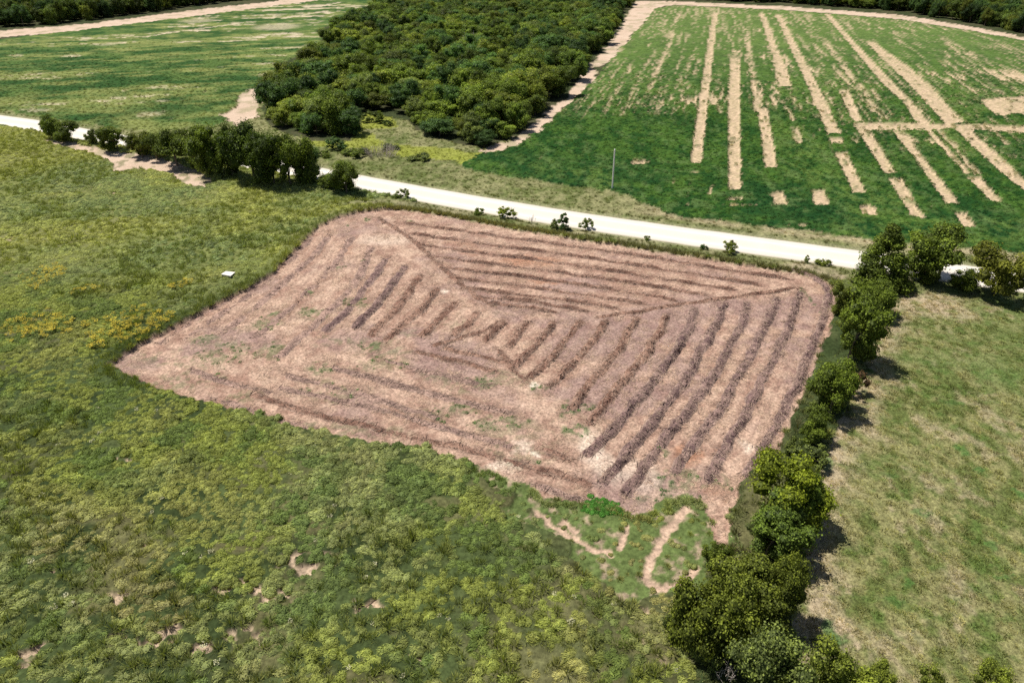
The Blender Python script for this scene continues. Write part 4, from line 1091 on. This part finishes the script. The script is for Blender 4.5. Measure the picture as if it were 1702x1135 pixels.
hedge = [
    (1459, 472, 374, 98, 5, G_MID * .95, 'tall dense conical tree at the road corner of the hedgerow'),
    (1445, 520, 462, 66, 2, G_MID, 'low rounded tree just below the tall conical corner tree'),
    (1393, 530, 470, 48, 4, G_OLV, 'small olive tree touching the rounded corner of the plot'),
    (1410, 606, 492, 84, 1, G_MID, 'tall full tree beside the outermost windrow, half way up the hedgerow'),
    (1378, 690, 602, 84, 2, G_MID * 1.1, 'broad bushy tree alone below the gap in the hedgerow'),
    (1350, 735, 682, 56, 4, G_MID, 'small bushy tree under the broad bushy one'),
    (1290, 862, 758, 130, 0, G_YEL * .85, 'big tree with bright green top at the plot corner'),
    (1320, 880, 790, 70, 2, G_DARK * 1.3, 'dark tree on the pasture side of the bright topped one'),
    (1276, 930, 850, 105, 1, G_DARK * 1.3, 'dark green tree directly below the bright topped one'),
    (1262, 905, 862, 50, 6, G_SAGE * .8, 'pale leaved small tree growing against the dark green tree'),
    (1188, 950, 902, 50, 4, G_MID * .8, 'dark small tree nearest the curved bare track'),
    (1240, 1020, 925, 120, 3, G_OLV, 'olive tree in the lower hedgerow with yellowish leaves'),
    (1290, 1030, 930, 80, 0, G_OLV * .9, 'olive tree overhanging the pasture in the lower hedgerow'),
    (1180, 1075, 965, 120, 2, G_OLV * .85, 'dark olive tree spreading towards the near meadow'),
    (1225, 1090, 990, 110, 6, G_OLV * 1.05, 'yellowish olive tree in the middle of the lower hedgerow'),
    (1256, 1170, 1055, 130, 0, G_SAGE * .85, 'sage green tree cut by the bottom of the picture'),
    (1370, 1170, 1078, 105, 4, G_OLV * 1.35, 'yellow green shrubby tree at the picture bottom, beside the sage green one'),
    (1310, 1185, 1100, 70, 2, G_OLV, 'low olive tree between the sage green and the yellow green one'),
    (1452, 1165, 1112, 60, 2, G_OLV * 1.35, 'first of three low yellow green shrubs under the pasture'),
    (1530, 1175, 1122, 60, 4, G_OLV * 1.3, 'second of three low yellow green shrubs under the pasture'),
    (1630, 1170, 1106, 66, 0, G_OLV * 1.4, 'third of three low yellow green shrubs, nearest the picture corner')]
for a in hedge: tree_px(*a[:6], a[6], HG)
tree_px(1555, 470, 380, 100, 6, G_MID * 1.05, 'umbrella shaped tree with open trunk standing in front of the road', CG)
tree_px(1535, 474, 438, 52, 4, G_MID * .9, 'low dark tree under the umbrella shaped one', CG)
tree_px(1652, 490, 406, 92, 6, G_OLV * .95 + np.array((.015, 0, 0)), 'rounded brownish green tree nearest the picture edge by the road', CG)
tree_px(1605, 486, 446, 54, 4, G_MID * .8, 'low spreading tree between the umbrella and the brownish one', CG)
RG = 'trees on the roadside left of the cut plot'
road_trees = [(79, 221, 196, 20, 4, G_MID, 'thin small tree at the far end of the roadside row'), (97, 231, 190, 32, 6, G_MID, 'thin leaved tree, second from the far end'), (118, 236, 200, 38, 0, G_MID * .9, 'bushy small tree beside the thin leaved one'), (157, 242, 214, 22, 4, G_SAGE * .7, 'narrow pale small tree standing alone by the dirt track'),
              (195, 251, 206, 42, 1, G_MID * .85, 'rounded dark tree standing alone behind the dirt track'), (238, 262, 218, 46, 2, G_OLV * .8, 'olive bushy tree before the dense roadside group'), (262, 266, 222, 40, 0, G_MID * .75, 'low tree touching the olive bushy one'), (296, 276, 204, 66, 3, G_MID * .8, 'wide dark tree at the head of the dense roadside group'),
              (352, 290, 206, 72, 0, G_MID, 'mid green tree in the middle of the dense roadside group'), (388, 296, 204, 50, 4, G_MID * .7, 'dark narrow tree between the mid green and the tallest one'), (425, 305, 188, 82, 3, G_DARK, 'tallest dark tree of the dense roadside group'), (455, 308, 215, 60, 1, G_DARK * .9, 'very dark tree hiding the road beside the tallest one'),
              (484, 310, 218, 70, 2, G_MID, 'lighter green tree at the near end of the dense group'), (519, 302, 240, 44, 1, G_BLUE, 'bluish green tree next to the open road'), (576, 324, 268, 54, 0, G_MID, 'rounded tree alone between the road and the plot corner'), (548, 316, 290, 40, 2, G_MID * .8, 'low dark tree leaning against the rounded lone one'), (330, 284, 250, 40, 2, G_MID * .8, 'low tree at the foot of the mid green one')]
for a in road_trees: tree_px(*a[:6], a[6], RG)

SG = 'shrubs along the verge between road and cut plot'
for px, py, top, w, k, t, lab in [(669, 331, 312, 20, 0, G_SAGE, 'pale airy shrub on the verge, farthest along the road'), (797, 358, 344, 20, 2, G_MID, 'low shrub on the verge above the second windrow'), (843, 363, 342, 26, 0, G_YEL, 'bright yellow green shrub beside the road'),
                                  (936, 384, 354, 28, 1, G_BLUE * .9, 'dark conical evergreen shrub beside the road'), (921, 382, 362, 18, 0, G_SAGE * .8, 'pale shrub touching the dark conical evergreen'), (973, 382, 362, 22, 0, G_SAGE, 'airy pale shrub after the dark conical evergreen'), (1076, 399, 391, 12, 2, G_MID, 'tiny green shrub on the verge past the evergreens'),
                                  (1168, 416, 405, 15, 2, G_BLUE, 'small dark shrub before the spiky round one'), (1213, 422, 400, 26, 0, G_OLV * 1.2, 'spiky round olive shrub beside the road'), (1340, 437, 424, 12, 1, G_SAGE, 'thin upright shrub in dry grass by the road'), (1368, 442, 430, 26, 2, G_OLV * 1.1, 'low olive shrub in dry grass nearest the hedgerow'),
                                  (1684, 490, 478, 12, 1, G_MID, 'small shrub on the verge under the picture edge')]:
    tree_px(px, py, top, w, k, t, lab, SG, 'shrub', 'roadside_shrub', SHRUBS)
KG = 'shrubs in the clearing before the wood'
for px, py, top, w, k, t, lab in [(563, 252, 226, 34, 0, G_BLUE, 'dark green shrub at the dense end of the clearing'), (592, 262, 244, 44, 2, G_MID * .9, 'broad green shrub beside the grey dead brush'), (648, 250, 236, 30, 2, G_SAGE * .7, 'olive shrub behind the grey dead brush'), (644, 211, 198, 16, 0, G_DARK, 'tiny dark shrub in the yellow glade of the wood'),
                                  (618, 205, 183, 34, 0, G_MID * .8, 'rounded shrub at the mouth of the yellow glade'), (700, 268, 254, 40, 2, G_SAGE * .7, 'low sage shrub in the weeds below the wood'), (540, 262, 248, 26, 2, G_MID, 'low green shrub nearest the bluish roadside tree')]:
    tree_px(px, py, top, w, k, t, lab, KG, 'shrub', 'clearing_shrub', SHRUBS)
HS = 'shrubs on the hedgerow bank'
for px, py, top, w, k, t, lab in [(1418, 655, 612, 36, 0, np.array((.12, .075, .045)), 'dry reddish brown shrub behind the broad bushy tree'), (1340, 772, 738, 50, 0, G_SAGE * .75, 'greyish olive shrub in the hedgerow gap'), (1318, 756, 720, 30, 2, G_SAGE * .8, 'low greyish shrub facing the windrows in the hedgerow gap'), (1345, 700, 665, 30, 1, G_SAGE * .7, 'thin grey green shrub facing the windrows'),
                                  (1180, 1110, 1070, 60, 2, G_SAGE * .7, 'low greyish shrub at the foot of the dark olive tree'), (1130, 1050, 1015, 50, 2, G_SAGE * .7, 'spreading grey shrub at the meadow side of the hedgerow')]:
    tree_px(px, py, top, w, k, t, lab, HS, 'shrub', 'bank_shrub', SHRUBS)

def dead_brush(px, py, top, w, n, label, group=None, tint=None, name='dead_brush', k_=1.0):
    X, Y = atv(px, py); H = height_for(px, py, top); W = w * metres_per_px(px, py); r = np.random.default_rng(int(px)); V = []; F = []
    for i in range(n):
        a = r.uniform(0, 2 * PI); q = math.sqrt(r.uniform(0, 1)); x0, y0 = math.cos(a) * q * W * .35, math.sin(a) * q * W * .25
        tip = np.array((x0 * 1.5 + r.normal(0, .25), y0 * 1.5 + r.normal(0, .25), H * r.uniform(.55, 1)))
        tube(V, F, (x0, y0, 0), tip, .035 * k_, .012 * k_, 4, bend=(r.normal(0, .1), r.normal(0, .1), 0), segs=3)
        for k in range(4):
            p = np.array((x0, y0, 0)) + (tip - np.array((x0, y0, 0))) * r.uniform(.35, .9); tube(V, F, p, p + k_ * (r.normal(0, .3, 3) * np.array((1, 1, .6)) + np.array((0, 0, .25))), .02 * k_, .008 * k_, 3, segs=1)
    o = mesh_obj(name, V, F, M_TWIG); o.location = (X, Y, 0); tag(o, label, 'dead shrub', group); return o
dead_brush(632, 262, 238, 62, 130, 'grey leafless brush thicket in the clearing beyond the road')
dead_brush(1205, 1132, 1098, 26, 9, 'bare white twigs sticking up beside the sage green tree')
dead_brush(883, 372, 356, 12, 7, 'spindly leafless shrub on the verge between green shrubs')

for px, py, top, w, lab in [(782, 90, 52, 26, 'grey dead tree standing among green crowns high in the wood'), (622, 152, 122, 30, 'grey leafless tree in the left half of the wood'), (776, 160, 132, 34, 'bleached dead tree above the bushy front of the wood'), (870, 120, 95, 24, 'grey dead tree nearer the dirt margin inside the wood')]:
    dead_brush(px, py, top, w, 40, lab, None, None, 'dead_tree', 2.6)
# the wood ------------------------------------------------------------
def fill(P, step, seed, jit=.35):
    r = np.random.default_rng(seed); x0, y0 = P.min(0); x1, y1 = P.max(0)
    gx, gy = np.meshgrid(np.arange(x0, x1, step), np.arange(y0, y1, step * .9)); gx = gx + (np.arange(gx.shape[0])[:, None] % 2) * step * .5
    X = gx.ravel() + r.uniform(-jit, jit, gx.size) * step; Y = gy.ravel() + r.uniform(-jit, jit, gx.size) * step
    k = inside(P, X, Y); return X[k], Y[k], r
wx, wy, r = fill(WOOD, 6.6, 401)
d = dist_poly(WOOD, wx, wy, True)
k = d > 1.5; wx, wy, d = wx[k], wy[k], d[k]
def wood_tint(x, y, r, n):
    q = r.uniform(0, 1, n)[:, None]; t = fbm(x * .04, y * .04, 411, 3)[:, None]
    c = mix(G_DARK * 1.25, G_MID * 1.05, ss(.35, .65, t[:, 0]))
    c = np.where(q < .15, G_OLV * 1.15, c); c = np.where((q > .15) & (q < .42), G_BLUE * 1.15, c); c = np.where(q > .93, G_SAGE * .85, c)
    return 1.1 * c * r.uniform(.55, 1.45, (n, 1))
WT = wood_tint(wx, wy, r, len(wx))
WH = 4.8 + 6.6 * r.uniform(0, 1, len(wx)) ** 1.1; WW = 3.6 + WH * r.uniform(.5, .95, len(wx)); WK = r.integers(0, 5, len(wx))
low = (np.hypot(wx - atv(720, 215)[0], wy - atv(720, 215)[1]) < 10); WH[low] *= .75
order = np.argsort(wy)
IND = order[:205]; REST = order[205:]
print('wood', len(wx))
GW = 'trees of the dense wood beyond the road'
front = []; made = {}
for i in IND:
    edge = d[i] < 5.5
    fr_ = edge and wy[i] < atv(700, 180)[1]
    rt = edge and wx[i] > np.interp(wy[i], [190, 600], [0, 60]) and not fr_
    lab = 'crown at the near edge of the wood facing the road' if fr_ else ('crown on the wood edge beside the bare dirt margin' if rt else ('crown on the wood edge facing the left crop field' if edge else 'crown deep inside the dense wood beyond the road'))
    grp = GW + (', near edge' if fr_ else (', dirt margin edge' if rt else (', left edge' if edge else ', interior')))
    if grp.endswith('interior'):
        c_ = WT[i] / WT[i].sum(); lk = 'olive green' if c_[0] > .385 else ('bluish green' if c_[2] > .165 else 'plain green'); lk = 'pale sage green' if c_[2] > .14 and c_[0] > .36 else lk
        lab = '%s crown deep inside the dense wood beyond the road' % lk
    if fr_: front.append(i)
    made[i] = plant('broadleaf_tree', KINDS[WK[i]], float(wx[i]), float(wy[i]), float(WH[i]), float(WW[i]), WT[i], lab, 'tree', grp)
NTH = ['first', 'second', 'third', 'fourth', 'fifth', 'sixth', 'seventh', 'eighth', 'ninth', 'tenth', 'eleventh', 'twelfth', 'thirteenth', 'fourteenth', 'fifteenth', 'sixteenth', 'seventeenth', 'eighteenth', 'nineteenth', 'twentieth']
NTH += ['twenty-' + q for q in NTH[:9]] + ['thirtieth'] + ['thirty-' + q for q in NTH[:9]]
for q, i in enumerate(sorted(front, key=lambda i: wx[i] / wy[i])):
    if q < len(NTH): made[i]['label'] = '%s crown from the bare dirt triangle along the near edge of the wood' % NTH[q]
CROWNS = proto_collection('crowns', [bpy.data.objects.new('crown_%d' % i, KINDS[i][0].data) for i in range(5)])
def tree_mass(name, x, y, h, w, t, kk, label, seed):
    h0 = np.array([KINDS[k][2] for k in kk]); w0 = np.array([KINDS[k][3] for k in kk])
    return scatter(name, CROWNS, np.stack([x, y, 0 * x - .3], 1), np.stack([w / w0, w / w0, h / h0], 1), t, label, seed, idx=np.array(kk))
tree_mass('woodland', wx[REST], wy[REST], WH[REST], WW[REST], WT[REST], WK[REST], 'far part of the dense wood, crowns merging into one mass', 20)

# tree belts beyond the two fields
belt_R = poly([(1058, -6), (1180, 2), (1300, 6), (1500, 20), (1620, 41), (1702, 57), (1900, 92), (2300, 165), (2300, 90), (1702, 0), (1500, -25), (1058, -40)])
belt_L = poly([(-300, 76), (0, 47), (60, 43), (150, 34), (250, 21), (350, 7), (450, -4), (500, -12), (480, -45), (0, -12), (-300, 20)])
for P, step, sd, edge_px, grp, lab, l2 in [(belt_R, 6.3, 431, [(1058, -6), (1180, 2), (1300, 6), (1500, 20), (1620, 41), (1702, 57), (1900, 92)], 'front trees of the belt beyond the striped field', '%s tree from the left fronting the belt behind the striped crop field', 'dark wood behind the front trees beyond the striped field'),
                                           (belt_L, 6.3, 432, [(-300, 76), (0, 47), (60, 43), (150, 34), (250, 21), (350, 7), (450, -4)], 'front trees of the belt beyond the left crop field', '%s tree from the left fronting the belt behind the left crop field', 'dark wood behind the front trees beyond the left field')]:
    bx, by, r = fill(P, step, sd)
    T = wood_tint(bx, by, r, len(bx)) * .8; Hh = r.uniform(8, 12.5, len(bx)); Ww = r.uniform(7, 10.5, len(bx)); K = r.integers(0, 5, len(bx))
    de = dist_poly(poly(edge_px), bx, by); inview = np.abs(bx) < (by * CP + CAM_H * SP) * .73
    o_ = np.argsort(np.where(inview, de, 1e6))[:22]
    side = {int(j): q for q, j in enumerate(sorted(o_, key=lambda j: bx[j] / by[j]))}
    for i in o_: plant('belt_tree', KINDS[K[i]], float(bx[i]), float(by[i]), float(Hh[i]), float(Ww[i]), T[i], lab % NTH[side[int(i)]], 'tree', grp)
    rest = np.setdiff1d(np.arange(len(bx)), o_)
    tree_mass('woodland', bx[rest], by[rest], Hh[rest], Ww[rest], T[rest], K[rest], l2, 30)
    print('belt', len(bx))

# ------------------------------------------------------------------ pole and slab
def pole():
    X, Y = atv(1017.5, 317); H = height_for(1017.5, 317, 248)
    root = bpy.data.objects.new('utility_pole', None); COL.objects.link(root); root.location = (X, Y, 0); root.rotation_euler = (0, -0.012, 0)
    tag(root, 'bare pale wooden pole standing at the edge of the striped crop field', 'pole')
    V = []; F = []; tube(V, F, (0, 0, -.4), (0, 0, H - .12), .19, .15, 12, segs=6)
    mesh_obj('shaft', V, F, plain_mat('weathered_pole', (0.72, 0.69, 0.64), 2.5, .15), root, smooth=False)
    V = []; F = []; tube(V, F, (0, 0, H - .12), (0, 0, H), .175, .10, 12, segs=2)
    mesh_obj('pole_cap', V, F, plain_mat('pole_top', (0.62, 0.60, 0.57), 3, .1), root)
pole()
def slab():
    root = bpy.data.objects.new('concrete_lid', None); COL.objects.link(root); X, Y = atv(381, 463); root.location = (X, Y, .78)
    q = [atv(*p) for p in [(369, 463.5), (377, 458.5), (393, 460), (385, 466.5)]]
    tag(root, 'square white slab lying in the meadow near the plot edge', 'slab')
    import bmesh
    for nm, z0, z1, k, c in [('slab', .0, .14, 1.0, (0.66, 0.61, 0.54)), ('plinth', -.8, -.003, .86, (0.45, 0.42, 0.37))]:
        bm = bmesh.new(); vs = []
        for z in (z0, z1):
            vs.append([bm.verts.new(((x - X) * k, (y - Y) * k, z)) for x, y in q])
        bm.faces.new(vs[0]); bm.faces.new(vs[1])
        for i in range(4): bm.faces.new((vs[0][i], vs[0][(i + 1) % 4], vs[1][(i + 1) % 4], vs[1][i]))
        bmesh.ops.recalc_face_normals(bm, faces=bm.faces)
        if nm == 'slab': bmesh.ops.bevel(bm, geom=list(bm.edges), offset=.025, segments=2, affect='EDGES')
        me = bpy.data.meshes.new(nm); bm.to_mesh(me); bm.free(); me.materials.append(plain_mat(nm + '_concrete', c, 4, .12))
        o = bpy.data.objects.new(nm, me); COL.objects.link(o); o.parent = root
slab()
print('done', len(bpy.data.objects))
